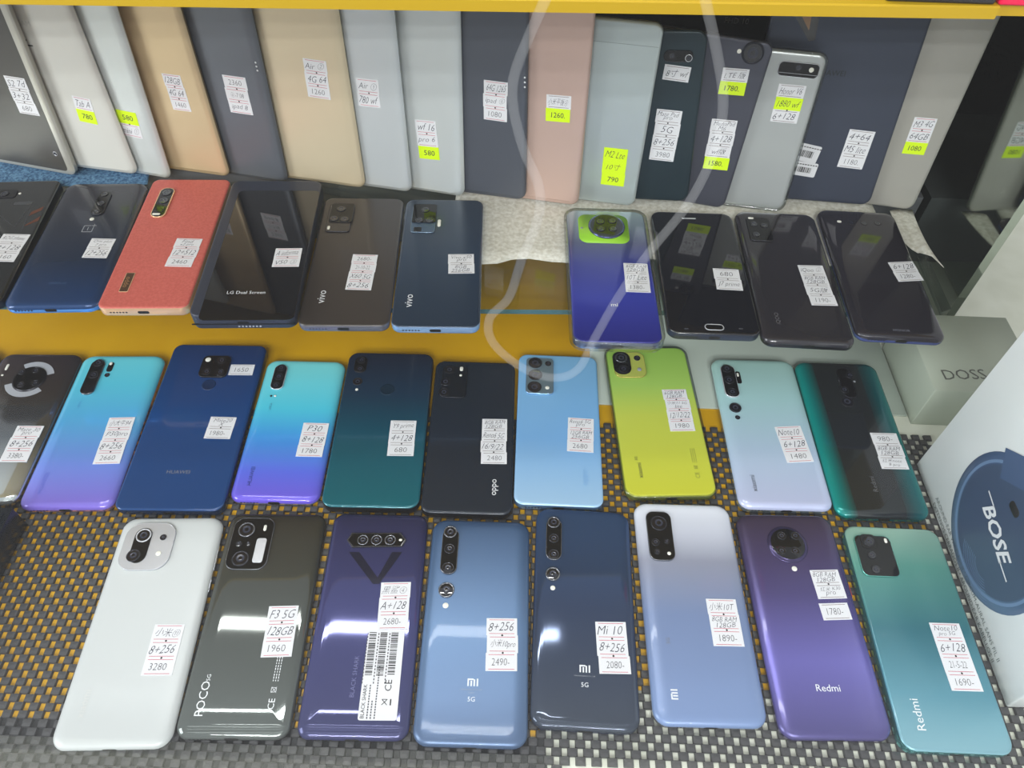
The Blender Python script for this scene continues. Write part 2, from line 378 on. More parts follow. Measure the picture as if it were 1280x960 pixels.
# raised glass shelf
S = .0792
shelf_glass = mat_clear('shelf_glass', (240, 244, 240), 1.0, .0, 1.45)
edge_glass = mat('glass_edge', (58, 92, 92), .2)
f0, f1 = hit_z((600, 386.5), S), hit_z((712, 387.5), S); fd = (f1 - f0).normalized(); fn = Vector((-fd.y, fd.x, 0))
ga, gb = f0 - fd * .60, f0 + fd * .375
b = MB(); bk = .17
pts = [ga, gb, gb + fn * bk, ga + fn * bk]
b.loft([[(p.x, p.y, S - .005) for p in pts], [(p.x, p.y, S) for p in pts]], 0, smooth=False)
e1, e2 = ga, gb
b.add([(e1.x, e1.y - .0001, S - .0052), (e2.x, e2.y - .0001, S - .0052), (e2.x, e2.y - .0001, S + .0001), (e1.x, e1.y - .0001, S + .0001)], [(0, 1, 2, 3)], 1)
tag(b.build('glass_shelf', [shelf_glass, edge_glass]), 'clear glass shelf with a green edge carrying the back row of phones', 'shelf')
# wooden step behind the glass shelf that carries the tablets
step_m = mat('grey_step', (92, 94, 98), .6)
b = MB(); b.box(-.86, .398, .622, .78, ZF, S - .001); tag(b.build('step_board', step_m), 'grey step board behind the glass shelf under the tablets', 'step')

# ================================================================== PHONES, FRONT ROW
G1, G2, G3 = 'phones in the front row', 'phones in the middle row', 'phones on the glass shelf'
mt = lambda n, c, r=.3, k=.0, **a: mat(n, c, r, k, **a)
frame_silver = mt('frame_silver', (176, 180, 188), .25, .85)
frame_dark = mt('frame_dark', (42, 44, 52), .28, .7)
frame_blue = mt('frame_blue', (62, 84, 126), .22, .8)

# 1 white
m = mat('pearl_white', (196, 200, 200), .34, .0, coat=.35, coat_rough=.25)
d = phone('white frosted phone, farthest left of the front row, tag priced 3280', [(157, 647), (283, 650), (211, 940), (62, 935)], 0, 8.2, CURVP, frame_silver, m, 10, group=G1)
o, z = d.plate('camera_module', (163, 655), (208, 713), 11, 1.6, silver, rim=silver)
bk_, z2 = d.plate('camera_glass', (166, 657), (188, 710), 7.2, .6, black_glass, parent=o, z=z, w=12.5, l=28.5)
d.lens(o, (181, 671), 5.6, silver, z=z2); d.lens(o, (168, 696), 5, dark_ring, z=z2); d.lens(o, (205, 673), 2.4, dark_ring, z=z); d.flash(o, (199, 693), 4, 4, z=z)
vlogo(d, 'xiaomi', (105, 880), 4.4, grey_print if False else mat('pale_print', (205, 206, 204), .4)); d.tag((194, 780), (231, 781), (177, 844), ['小米⑪', '8+256', '3280'])
side_button(d, frame_silver, .17); side_button(d, frame_silver, .30, 20, name='volume_button')

# 2 mirror black
m = mat_grad('mirror_black', [(0, (112, 118, 116)), (.5, (92, 96, 92)), (1, (70, 66, 58))], .035, .55)  # brownish top end is a reflection put into the colour
d = phone('glossy mirror-black phone between white phone and indigo phone, tag priced 1960', [(290, 642), (410, 643), (361, 927), (216, 922)], 0, 7.8, QUADP, frame_dark, m, 9, group=G1)
o, z = d.plate('camera_module', (296, 648), (332, 713), 7.5, 1.3, black_glass, rim=lens_ring)
cs, _ = d.plate('chrome_strip', (319, 672), (331, 706), 2, .25, silver, parent=o, z=z, w=7.5, l=20)
d.lens(o, (309, 663), 6.2, lens_ring, z=z); d.lens(o, (301, 699), 6.2, dark_ring, z=z); d.lens(o, (299, 681), 2.2, dark_ring, z=z); d.lens(o, (311, 681), 1.7, dark_ring, z=z); d.flash(o, (332, 661), 2.2, 5, z=z)
vlogo(d, 'POCO', (253, 873), 5.6, white_print); d.text('5G', (261, 847), 2.6, 90, white_print, name='badge_lettering'); ce_marks(d, (339, 880), white_print)
d.tag((337, 758), (374, 757), (326, 822), ['F3 5G', '128GB', '1960'])
side_button(d, frame_dark, .1)

# 3 indigo
m = mat_grad('indigo_gloss', [(0, (66, 68, 108)), (.5, (70, 72, 122)), (1, (50, 50, 84))], .04, .35)
d = phone('dark indigo glossy phone with hexagonal camera bar and long barcode sticker', [(418, 643), (537, 643), (511, 927), (368, 924)], 0, 8.2, QUADP, frame_dark, m, 9, group=G1)
v_ = MB(); zz = d.t + .0001
dkv = mat('v_stripe', (34, 34, 54), .08, .3)
A = [d.L(p) for p in ((436, 690), (449, 690), (472, 722), (490, 690), (503, 690), (474, 730), (466, 730))]
v_.add([(x, y, zz) for x, y in A], [(0, 6, 2, 1), (6, 5, 2), (5, 4, 3, 2)], 0); v_.build('v_stripe', dkv, d.e)
hx = [d.L(p) for p in ((440, 667), (501, 667), (508, 676), (503, 684), (440, 685), (434, 676))][::-1]
b = MB(); b.loft([[(x, y, d.t) for x, y in hx], [(x, y, d.t + .0012) for x, y in hx]], 0, smooth=False)
cx_, cy_ = sum(p[0] for p in hx) / 6, sum(p[1] for p in hx) / 6
b.loft([[(cx_ + (x - cx_) * .95, cy_ + (y - cy_) * .88, d.t + .00122) for x, y in hx], [(cx_ + (x - cx_) * .94, cy_ + (y - cy_) * .87, d.t + .00125) for x, y in hx]], 1, smooth=False)
o = b.build('camera_module', [dark_ring, black_glass], d.e); z = d.t + .00125
for p in ((454, 676), (471, 676), (488, 676)): d.lens(o, p, 4.2, lens_ring, z=z)
d.flash(o, (501, 676), 2.6, 1.8, z=z)
def barcode_sticker(d, tl, tr, bl, name='barcode_sticker'):
    (ax, ay), (bx, by), (cx, cy) = d.L(tl), d.L(tr), d.L(bl); w = math.hypot(bx - ax, by - ay); h = math.hypot(cx - ax, cy - ay)
    mx, my = (bx + cx) / 2, (by + cy) / 2; rot = math.atan2(ay - cy, ax - cx) - math.pi / 2; b = MB(); z = d.t + .0002
    c, q = math.cos(rot), math.sin(rot); P = lambda u, v: (mx + c * u - q * v, my + q * u + c * v)
    rr = [P(x, y) for x, y in rring(w, h, 1.5 * MM, 4)]
    b.loft([[(x, y, z - .0002) for x, y in rr], [(x, y, z) for x, y in rr]], 0, smooth=False); return b, P, w, h, rot, z
b, P, w, h, rot, z = barcode_sticker(d, (461, 786), (506, 789), (447, 899))
for k in range(3):
    u = -w * .36 + k * w * .30; v = h * .47
    while v > -.02 * h - k * .0:
        t_ = random.choice((.35, .6, .9)) * MM; x, y = P(u, v - t_ / 2); b.quad(x, y, w * .19, t_, rot, z + .0001, 1); v -= t_ + random.choice((.35, .5, .8)) * MM
    for i in range(16):
        x, y = P(u - w * .14, h * .45 - i * 2.2 * MM); b.quad(x, y, .7 * MM, 1.3 * MM, rot, z + .0001, 2)
x, y = P(-w * .40, -h * .30); b.text('BLACK SHARK', x, y, 2.5 * MM, rot + R(90), z + .0001, 1, fit=h * .36)
for k, (u, n_) in enumerate(((-.27, 13), (-.18, 7), (-.08, 20))):
    for i in range(n_):
        x, y = P(w * u, -h * .475 + i * 1.7 * MM); b.quad(x, y, .8 * MM, 1.1 * MM, rot, z + .0001, 2)
x, y = P(w * .2, -h * .13); b.text('CE', x, y, 4.5 * MM, rot + R(90), z + .0001, 1)
x, y = P(w * .14, -h * .31)
for a_ in (45, -45): b.quad(x, y, 5 * MM, .45 * MM, rot + R(a_), z + .0001, 1)
b.quad(*P(w * .14, -h * .28), 3.6 * MM, .4 * MM, rot, z + .0001, 1); b.quad(*P(w * .3, -h * .31), .9 * MM, 4 * MM, rot, z + .0001, 1)
b.build('barcode_sticker', [paper, port_black, ink_print], d.e)
d.tag((476, 728), (513, 728), (472, 787), ['黑鲨④', 'A+128', '2680-'])
vlogo(d, 'BLACK SHARK', (443, 845), 3.0, mat('indigo_print', (84, 86, 136), .3)); side_button(d, frame_dark, .04, 16)

# 4 steel blue matte
m = mat_grad('steel_blue_satin', [(0, (86, 108, 142)), (.45, (96, 126, 164)), (1, (58, 84, 120))], .32, .35, coat=.2)
d = phone('satin steel-blue phone with tall camera pill, tag priced 2490', [(541, 652), (663, 653), (660, 937), (514, 933)], 0, 9.0, CURVP, frame_blue, m, 10, group=G1)
o, z = d.plate('camera_module', (551, 658), (574, 722), 6.1, 1.5, black_glass, rim=lens_ring, w=12.6, l=37.5)
for p, r_ in (((563, 666), 5), ((562, 687), 4), ((560, 711), 4.6)): d.lens(o, p, r_, lens_ring if r_ == 5 else dark_ring, z=z)
d.lens(d.e, (558, 738), 5.8, lens_ring, 1.5); d.flash(d.e, (557, 757), 4.2, 4.2)
mi_mark(d, (591, 853), 5, white_print); d.text('5G', (589, 874), 3, 0, white_print, name='badge_lettering'); d.text('Communications Co., Ltd.|'.strip('|'), (589, 862), 1.1, 0, grey_print, name='fine_print'); d.text('Designed in house'[:8], (589, 866), 1.0, 0, grey_print, name='fine_print')
d.tag((609, 773), (647, 773), (607, 839), ['8+256', '小米10pro', '2490-'])

# 5 grey blue glossy
m = mat_grad('grey_blue_gloss', [(0, (70, 78, 92)), (.5, (52, 66, 94)), (1, (58, 84, 124))], .05, .45)
d = phone('glossy slate-blue phone with curved edges in the front row, tag priced 2080', [(669, 638), (787, 641), (801, 919), (662, 910)], 0, 9.0, CURVP, frame_blue, m, 10, group=G1)
o, z = d.plate('camera_module', (682, 645), (703, 705), 5.8, 1.5, black_glass, rim=lens_ring, w=12, l=35)
for p, r_ in (((692, 654), 4.8), ((692, 674), 3.8), ((692, 694), 4.0)): d.lens(o, p, r_, lens_ring if r_ == 4.8 else dark_ring, z=z)
d.lens(d.e, (691, 718), 5.4, lens_ring, 1.4); d.flash(d.e, (691, 735), 3.6, 3.6)
mi_mark(d, (731, 836), 5, white_print); d.text('5G', (731, 856), 3, 0, white_print, name='badge_lettering'); d.text('Communications Co., Ltd.', (731, 845), 1.1, 0, grey_print, name='fine_print')
d.tag((744, 777), (782, 778), (749, 842), ['Mi 10', '8+256', '2080-'])

# 6 silver lavender
m = mat_grad('lavender_silver', [(0, (120, 142, 184)), (.45, (112, 130, 168)), (.7, (140, 144, 162)), (.85, (196, 200, 214)), (1, (234, 238, 248))], .3, .1, coat=.2)
d = phone('pale lavender phone fading to blue with square dark camera island, tag priced 1890', [(790, 631), (910, 633), (961, 911), (817, 909)], 0, 9.3, CURVP, frame_silver, m, 10, group=G1)
o, z = d.plate('camera_module', (806, 640), (845, 702), 6, 1.6, black_glass, rim=lens_ring)
d.lens(o, (823, 655), 6.4, dark_ring, z=z); d.lens(o, (819, 679), 3.0, dark_ring, z=z); d.lens(o, (833, 678), 2.0, dark_ring, z=z); d.lens(o, (821, 691), 2.2, dark_ring, z=z); d.flash(o, (836, 693), 2.8, 2.8, z=z)
d.text('5G', (835, 801), 2.6, 90, faint_print, name='badge_lettering'); mi_mark(d, (843, 868), 4.6, white_print, 90)
d.tag((883, 749), (920, 749), (891, 808), ['小米10T', '8GB RAM|128GB', '1890-'])
side_button(d, frame_silver, .16)

# 7 violet
m = mat_grad('violet_satin', [(0, (82, 76, 132)), (.3, (112, 106, 184)), (.6, (78, 70, 124)), (1, (70, 58, 78))], .26, .4, coat=.3)
d = phone('violet satin phone with large round camera, seventh along in the front row', [(916, 645), (1037, 645), (1117, 925), (977, 927)], 0, 8.9, CURVP, mt('frame_violet', (74, 64, 118), .25, .8), m, 10, group=G1)
x, y = d.L((984, 681)); b = MB(); r_ = 15.2 * MM
b.lathe(x, y, [(r_, d.t), (r_, d.t + .0007), (r_ * .93, d.t + .0009), (r_ * .86, d.t + .0009), (r_ * .84, d.t + .0015)], 0, 40, cap1=False); b.lathe(x, y, [(r_ * .84, d.t + .0015), (r_ * .8, d.t + .0017)], 1, 40)
o = b.build('camera_module', [mt('violet_ring', (70, 62, 100), .15, .6), black_glass], d.e); z = d.t + .0017
for p in ((993, 671), (976, 690), (993, 690), (976, 671)): d.lens(o, p, 3.4, dark_ring, z=z)
d.flash(d.e, (993, 711), 4, 4)
d.text('Redmi', (1035, 860), 4.6, 0, white_print)
d.tag((1012, 713), (1047, 712), (1023, 749), ['8GB RAM|128GB', '红米 K30|pro'], rule='d'); d.tag((1024, 755), (1059, 753), (1030, 776), ['1780-'], rule='d')
side_button(d, mt('red_button', (190, 40, 60), .35), .13)

# 8 teal green
m = mat_grad('teal_satin', [(0, (130, 176, 190)), (.22, (86, 144, 162)), (.5, (48, 112, 124)), (.8, (92, 154, 142)), (1, (150, 186, 170))], .26, .3, coat=.3)
d = phone('teal green phone with square camera island beside the white carton, tag priced 1690', [(1050, 662), (1168, 662), (1267, 946), (1127, 941)], 0, 8.9, FLATP, mt('frame_teal', (90, 168, 172), .2, .8), m, 9, group=G1)
o, z = d.plate('camera_module', (1067, 667), (1124, 725), 5, 1.5, black_glass, rim=mt('teal_rim', (120, 190, 180), .2, .8), w=28, l=34)
cb, z2 = d.plate('camera_glass', (1074, 669), (1096, 687), 3.5, .4, black_glass, parent=o, z=z, w=12, l=12)
d.lens(o, (1085, 678), 4.4, dark_ring, z=z2); d.lens(o, (1089, 695), 3.2, dark_ring, z=z); d.lens(o, (1094, 713), 3.4, dark_ring, z=z); d.flash(o, (1106, 677), 2.2, 4, z=z)
vlogo(d, 'Redmi', (1147, 893), 5.6, white_print)
d.tag((1162, 779), (1199, 779), (1188, 864), ['Note10|pro 5G', '6+128', '21-5-22', '1690-'])

# ================================================================== PHONES, MIDDLE ROW
# 0a corner of a phone at far left
d = phone('pale blue phone mostly cut off by left edge of photo', [(-93, 440), (3, 441), (-100, 632), (-214, 630)], 0, 8.0, CURVP, frame_blue, mt('pale_blue_back', (128, 160, 200), .2, .3), 10, group=G2)
d.lens(d.e, (-60, 455), 5, lens_ring)
# 0 silver mirror with round camera
m = mat_grad('space_silver', [(0, (232, 240, 240)), (.4, (120, 126, 132)), (.7, (98, 90, 88)), (1, (92, 82, 92))], .10, .75)  # bright bottom end paints in mirrored light
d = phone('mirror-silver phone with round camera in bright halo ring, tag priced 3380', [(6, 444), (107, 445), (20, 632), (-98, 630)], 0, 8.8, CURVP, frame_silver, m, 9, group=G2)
x, y = d.L((37, 474)); b = MB()
for a0, a1 in ((20, 125), (200, 320)):
    n_ = 12; ri, ro = 14.2 * MM, 20.0 * MM
    vs = [(x + r_ * math.cos(R(a0 + (a1 - a0) * i / n_)), y + r_ * math.sin(R(a0 + (a1 - a0) * i / n_)), d.t + .0001) for i in range(n_ + 1) for r_ in (ri, ro)]
    b.add(vs, [(2 * i, 2 * i + 1, 2 * i + 3, 2 * i + 2) for i in range(n_)], 0)
b.build('halo_ring', mt('halo_silver', (198, 202, 212), .3, .4), d.e)
b = MB(); r_ = 13.8 * MM; b.lathe(x, y, [(r_, d.t), (r_, d.t + .0009), (r_ * .95, d.t + .0012)], 0, 36, cap1=False); b.lathe(x, y, [(r_ * .95, d.t + .0012), (r_ * .9, d.t + .0012)], 1, 36)
o = b.build('camera_module', [dark_ring, black_glass], d.e)
for p in ((28, 466), (46, 464), (27, 482), (45, 480)): d.lens(o, p, 3.2, dark_ring, z=d.t + .0012)
d.flash(d.e, (9, 459), 2.2, 7); d.flash(d.e, (3, 469), 2, 2)
d.tag((21, 532), (54, 533), (0, 577), ['Mate 30|pro', '8+256', '3380-'])

# 1 cyan to lilac
m = mat_grad('breathing_crystal', [(0, (132, 112, 214)), (.25, (112, 140, 226)), (.5, (88, 170, 226)), (.78, (92, 200, 226)), (1, (112, 214, 226))], .12, .15, coat=.5)
d = phone('cyan to lilac gradient phone, second-left in the middle row, tag priced 2660', [(106, 446), (210, 447), (140, 639), (22, 636)], 0, 8.4, CURVP, mt('frame_pink', (206, 160, 200), .2, .8), m, 9, group=G2)
o, z = d.plate('camera_module', (117, 451), (116, 494), 5.5, 1.5, black_glass, rim=lens_ring, w=12, l=39)
for p in ((124, 455), (118, 470)): d.lens(o, p, 4.2, dark_ring, z=z)
sq, _ = d.plate('periscope_window', (109, 482), (117, 492), 1, .2, lens_glass, parent=o, z=z, w=8, l=8, rim=dark_ring)
f_, z = d.plate('flash_pill', (138, 459), (138, 459), 2.3, .5, black_glass, w=5, l=11); d.flash(f_, (139, 455), 2.6, 3.4, z=z); d.lens(d.e, (134, 469), 2.2, dark_ring)
vlogo(d, 'HUAWEI', (54, 604), 3.4, mt('purple_print', (84, 96, 190), .4)); vlogo(d, 'LEICA', (99, 506), 2.0, mt('blue_print', (70, 140, 190), .4))
d.tag((136, 522), (168, 522), (117, 580), ['小大牛94', 'P30pro', '8+256', '2660'])

# 2 midnight blue, larger
m = mat_grad('midnight_blue', [(0, (22, 64, 118)), (.5, (20, 66, 124)), (1, (22, 50, 96))], .09, .1, coat=.3)
d = phone('large midnight-blue phone with square camera and two tags, priced 1650 and 1980', [(220, 433), (337, 435), (279, 642), (142, 640)], 0, 8.2, FLATP, frame_blue, m, 8, group=G2)
o, z = d.plate('camera_module', (269, 459), (269, 459), 5, 1.6, black_glass, rim=dark_ring, w=25, l=25)
d.flash(o, (261, 451), 5, 5, z=z)
for p in ((278, 452), (259, 466), (276, 467)): d.lens(o, p, 3.8, dark_ring, z=z)
x, y = d.L((261, 481)); b = MB(); b.lathe(x, y, [(6 * MM, d.t), (5.8 * MM, d.t + .0003), (5.0 * MM, d.t + .0001)], 0, 24); b.build('fingerprint_sensor', mt('blue_sensor', (16, 40, 76), .3), d.e)
d.text('HUAWEI', (223, 590), 3.4, 0, faint_print)
d.tag((289, 456), (319, 456), (285, 469), ['1650'], rule='d'); d.tag((264, 521), (296, 522), (255, 548), ['Mate20|X', '1980-'], rule='d')

# 3 aqua
m = mat_grad('aqua_aurora', [(0, (112, 92, 214)), (.18, (92, 108, 226)), (.42, (70, 158, 232)), (.62, (84, 206, 232)), (1, (132, 226, 226))], .1, .12, coat=.5)
d = phone('aqua to violet gradient phone right of the large midnight-blue one, tag priced 1780', [(335, 452), (434, 453), (399, 630), (285, 627)], 0, 7.6, CURVP, mt('frame_lilac', (180, 180, 222), .2, .8), m, 9, group=G2)
o, z = d.plate('camera_module', (349, 472), (349, 472), 5, 1.3, black_glass, rim=silver, w=11.5, l=28)
for p in ((352, 461), (349, 472), (345, 483)): d.lens(o, p, 3.8, dark_ring, z=z)
d.flash(d.e, (344, 495), 2, 2); d.flash(d.e, (339, 495), 2, 2, m=black_print)
vlogo(d, 'HUAWEI', (314, 595), 3.2, mt('navy_print', (24, 40, 96), .4)); vlogo(d, 'LEICA', (338, 508), 2.0, mt('blue_print2', (60, 120, 150), .4))
d.tag((380, 529), (412, 529), (369, 571), ['P30', '8+128', '1780'])

# 4 dark teal
m = mat_grad('dark_teal', [(0, (14, 98, 110)), (.35, (16, 86, 104)), (.7, (26, 54, 78)), (1, (34, 40, 58))], .12, .2, coat=.3)
d = phone('dark teal phone with round fingerprint pad on its back, tag priced 680', [(437, 444), (544, 445), (524, 639), (401, 636)], 0, 8.8, FLATP, frame_dark, m, 9, group=G2)
o, z = d.plate('camera_module', (451, 456), (451, 456), 5, .7, black_glass, rim=dark_ring, w=11, l=19)
d.lens(o, (452, 451), 3.8, dark_ring, z=z); d.lens(o, (450, 462), 3.8, dark_ring, z=z); d.lens(d.e, (447, 477), 4.2, dark_ring); d.flash(d.e, (446, 487), 2.6, 2.6)
x, y = d.L((484, 487)); b = MB(); b.lathe(x, y, [(6.2 * MM, d.t), (6.0 * MM, d.t + .0003), (5.2 * MM, d.t + .0001)], 0, 24); b.build('fingerprint_sensor', mt('teal_sensor', (24, 50, 70), .2, .4), d.e)
d.tag((489, 526), (521, 526), (483, 570), ['Y9 prime', '4+128', '680'], rule='d')
side_button(d, frame_dark, .1, side=1)

# 5 black blue
m = mat('starry_black', (30, 38, 50), .22, .1, coat=.2)
d = phone('matte black phone with wordmark running up its lower right, tag priced 2480', [(545, 454), (645, 456), (640, 647), (525, 643)], 0, 7.9, FLATP, frame_dark, m, 8, group=G2)
o, z = d.plate('camera_module', (554, 457), (582, 499), 4, .9, mt('black_island', (22, 26, 34), .12), rim=frame_dark, w=22, l=36)
for p in ((562, 463), (557, 478), (555, 491)): d.lens(o, p, 4.6, dark_ring, z=z)
d.flash(o, (577, 462), 3, 5, z=z); d.flash(o, (576, 470), 2.4, 2.4, z=z)
vlogo(d, 'oppo', (619, 609), 5.0, white_print, 90); d.tag((603, 524), (634, 524), (600, 580), ['8GB RAM|128GB', 'Reno6 5G', '16/9/22', '2480'], rule='d')

# 6 light blue
m = mat_grad('arctic_blue', [(0, (164, 200, 232)), (.4, (124, 178, 230)), (1, (128, 184, 226))], .26, .15, coat=.3)
d = phone('light sky-blue phone with grey camera island of three large lenses, tag priced 2680', [(648, 446), (746, 448), (755, 636), (641, 634)], 0, 7.6, FLATP, mt('frame_ltblue', (120, 160, 205), .22, .7), m, 8, group=G2)
o, z = d.plate('camera_module', (658, 448), (692, 494), 4, 1.5, mt('island_grey', (108, 128, 140), .2, .4), rim=mt('island_rim', (150, 185, 215), .2, .7))
for p in ((669, 455), (669, 470), (668, 485)): d.lens(o, p, 6.2, dark_ring, z=z)
d.lens(o, (685, 456), 2.8, dark_ring, z=z); d.flash(o, (684, 486), 3.6, 3.6, z=z)
vlogo(d, 'oppo', (733, 597), 5.0, mt('pale_blue_print', (112, 160, 208), .35)); d.tag((710, 522), (742, 524), (709, 564), ['Reno6 5G|pro', '12GB RAM|256GB', '2680'])

# 7 lime in clear case
m = mat_grad('citrus_shelf_shade', [(0, (204, 206, 62)), (.5, (198, 208, 82)), (.72, (168, 206, 98)), (1, (150, 194, 84))], .22, .1, coat=.3)  # greener, darker top paints the shelf's reflected shade
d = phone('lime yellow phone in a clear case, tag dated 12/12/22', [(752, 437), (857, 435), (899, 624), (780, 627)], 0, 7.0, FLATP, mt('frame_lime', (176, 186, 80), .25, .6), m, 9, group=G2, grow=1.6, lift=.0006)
clear_case(d)
o, z = d.plate('camera_module', (765, 442), (809, 472), 7, 1.4, mt('lime_island', (188, 196, 92), .2, .2), rim=mt('lime_rim', (196, 180, 96), .2, .7), w=29, l=30)
bg, z2 = d.plate('camera_glass', (777, 455), (777, 455), 7.5, .5, black_glass, parent=o, z=z, w=16, l=27)
d.lens(o, (776, 449), 5.6, lens_ring, z=z2); d.lens(o, (779, 463), 4.4, dark_ring, z=z2); d.lens(o, (796, 449), 3, dark_ring, z=z); d.flash(o, (799, 463), 4, 4, z=z, m=grey_print)
vlogo(d, 'xiaomi', (800, 588), 3.6, black_print); d.text('5G', (795, 573), 2.3, 90, black_print, name='badge_lettering'); ce_marks(d, (872, 594), mt('olive_print', (132, 136, 48), .5), .85)
d.tag((827, 487), (857, 487), (839, 539), ['6GB RAM|128GB', '小米11 5G|lite', '12/12/22', '1980'])

# 8 glacier white
m = mat_grad('glacier', [(0, (190, 196, 228)), (.35, (182, 204, 228)), (.7, (172, 212, 214)), (1, (166, 204, 196))], .16, .15, coat=.5)
d = phone('pale glacier-mint phone right of the lime phone, tag priced 1480', [(886, 452), (990, 452), (1042, 640), (925, 637)], 0, 9.6, CURVP, mt('frame_glacier', (178, 196, 206), .2, .8), m, 9, group=G2)
o, z = d.plate('camera_module', (912, 477), (912, 477), 5.5, 1.4, black_glass, rim=silver, w=13, l=37)
for p, r_ in (((908, 462), 4.6), ((911, 476), 4.6), ((915, 491), 4.2)): d.lens(o, p, r_, dark_ring, z=z)
f_, z3 = d.plate('flash_pill', (923, 472), (923, 472), 1.8, .5, black_glass, w=4.4, l=14); d.flash(f_, (922, 469), 1.8, 4, z=z3)
d.lens(d.e, (919, 510), 5.2, dark_ring, 1.2); d.lens(d.e, (922, 522), 2.1, dark_ring)
vlogo(d, 'xiaomi', (942, 604), 3.8, black_print); d.tag((969, 534), (1001, 532), (984, 579), ['Note10', '6+128', '1480'])

# 9 black with teal edges
m = mat_grad('teal_edge_black', [(0, (0, 158, 150)), (.10, (0, 120, 116)), (.22, (38, 42, 44)), (.72, (40, 44, 48)), (.9, (8, 92, 98)), (1, (0, 130, 130))], .07, .3, axis='X', coat=.4)
d = phone('black phone with glowing teal edges, farthest right of the middle row', [(989, 455), (1094, 456), (1164, 651), (1047, 647)], 0, 8.8, CURVP, mt('frame_teal_dark', (0, 120, 118), .2, .7), m, 10, group=G2)
o, z = d.plate('camera_module', (1058, 479), (1058, 479), 5, .8, black_glass, rim=frame_dark, w=12, l=34)
for p in ((1062, 470), (1055, 488)): d.lens(o, p, 3.8, dark_ring, z=z)
d.flash(d.e, (1050, 476), 2.4, 2.4, m=grey_print); d.flash(d.e, (1068, 477), 2, 2, m=grey_print)
d.lens(d.e, (1059, 502), 6, dark_ring, .5)
vlogo(d, 'Redmi', (1092, 605), 4, mt('smoke_print', (92, 92, 94), .4)); d.tag((1087, 541), (1120, 542), (1103, 586), ['980-', '8GB RAM|128GB', '红米note|8 pro'], rule='d')

# ================================================================== PHONES ON THE GLASS SHELF
SP = S + .0013
# 0 black gaming phone
m = mat('rog_black', (42, 43, 44), .12, .2, coat=.4)
d = phone('black gaming phone with angular bronze stripes, at left end of glass shelf', [(-26, 230), (80, 231), (1, 385), (-116, 383)], SP, 8.8, FLATP, frame_dark, m, 6, group=G3)
b = MB(); br_ = mt('bronze_stripe', (120, 74, 56), .3, .5); gl = mt('graphite_line', (92, 94, 98), .3, .5)
for q in (((39, 265), (55, 258), (52, 263), (36, 270)), ((32, 281), (51, 270), (48, 276), (30, 283))):
    b.poly([d.L(p) for p in q][::-1], d.t + .0001, 0)
for p, q in (((0, 294), (18, 322)), ((-2, 268), (18, 284)), ((18, 284), (38, 256)), ((26, 290), (38, 262))):
    b.line(d.L(p), d.L(q), .5 * MM, d.t + .0001, 1)
b.build('stripe_emblem', [br_, gl], d.e)
o, z = d.plate('camera_module', (0, 243), (0, 243), 3, .8, black_glass, rim=dark_ring, w=30, l=12); d.lens(o, (-8, 243), 4, dark_ring, z=z); d.lens(o, (6, 243), 4, dark_ring, z=z)
d.flash(d.e, (25, 242), 2.6, 2.6); d.plate('light_window', (29, 254), (29, 254), .8, .2, gl, w=16, l=4)
d.tag((4, 292), (37, 294), (-16, 326), ['ROG phone', '3+128', '3160'], rule='d')

# 1 slate blue, its dark-to-blue reflection painted into the ramp
m = mat_grad('slate_blue_sheen', [(0, (36, 66, 112)), (.35, (32, 46, 70)), (.7, (42, 46, 58)), (1, (60, 60, 68))], .2, .25, coat=.2)
d = phone('slate-blue phone with bright blue frame and central camera pill on the glass shelf', [(84, 232), (190, 232), (122, 389), (4, 385)], SP, 8.8, CURVP, mt('frame_sky', (92, 156, 230), .2, .35), m, 10, group=G3)
o, z = d.plate('camera_module', (127, 255), (127, 255), 5, 1.2, black_glass, rim=dark_ring, w=11.5, l=33)
for p in ((131, 244), (127, 255), (121, 266)): d.lens(o, p, 3.6, dark_ring, z=z)
d.flash(d.e, (115, 274), 4, 4)
x, y = d.L((110, 286)); b = MB(); zz = d.t + .00012; h_ = 4.2 * MM; k = .7 * MM
for p, q in (((-h_, -h_), (-h_, h_)), ((-h_, h_), (h_ * .4, h_)), ((-h_, -h_), (h_, -h_)), ((h_, -h_), (h_, h_ * .4)), ((h_ * .5, h_), (h_ * 1.5, h_)), ((h_, h_ * .5), (h_, h_ * 1.5))):
    b.line((x + p[0], y + p[1]), (x + q[0], y + q[1]), k, zz)
b.text('1', x, y, 4.4 * MM, 0, zz); b.build('logo_emblem', grey_print, d.e)
d.text('ONEPLUS', (72, 354), 2.4, 0, mt('blue_faint', (56, 84, 124), .3)); d.tag((115, 298), (145, 299), (102, 322), ['One plus|7 pro', '12+256'], rule='d')

# 2 coral
m = mat('coral_leather', (196, 96, 86), .5); add_noise_color(m, (190, 90, 80), (202, 101, 91), 500, bump=.15, bscale=900)
gold = mt('gold_frame', (232, 190, 150), .22, .4)
d = phone('coral red leather-backed phone with gold frame', [(193, 228), (292, 229), (235, 391), (123, 388)], SP, 9.4, FLATP, gold, m, 7, group=G3)
o, z = d.plate('camera_module', (204, 254), (204, 254), 6, 1.4, black_glass, rim=gold, w=13.5, l=43, rimw=.9)
for p in ((209, 242), (205, 252)): d.lens(o, p, 4.8, dark_ring, z=z)
pw_, _ = d.plate('periscope_window', (200, 263), (200, 263), 1, .2, lens_glass, parent=o, z=z, w=8, l=8, rim=dark_ring); d.flash(o, (196, 269), 7, 2.4, z=z)
o, z = d.plate('logo_plate', (159, 353), (159, 353), 1, .4, mt('bronze_plate', (96, 70, 52), .3, .4), rim=gold, w=7.5, l=23)
b = MB(); x, y = d.L((159, 353)); b.text('oppo', x, y, 4.2 * MM, R(90), z + .0001, fit=19 * MM); b.build('logo_lettering', mt('gold_print', (196, 150, 104), .3, .5), o)
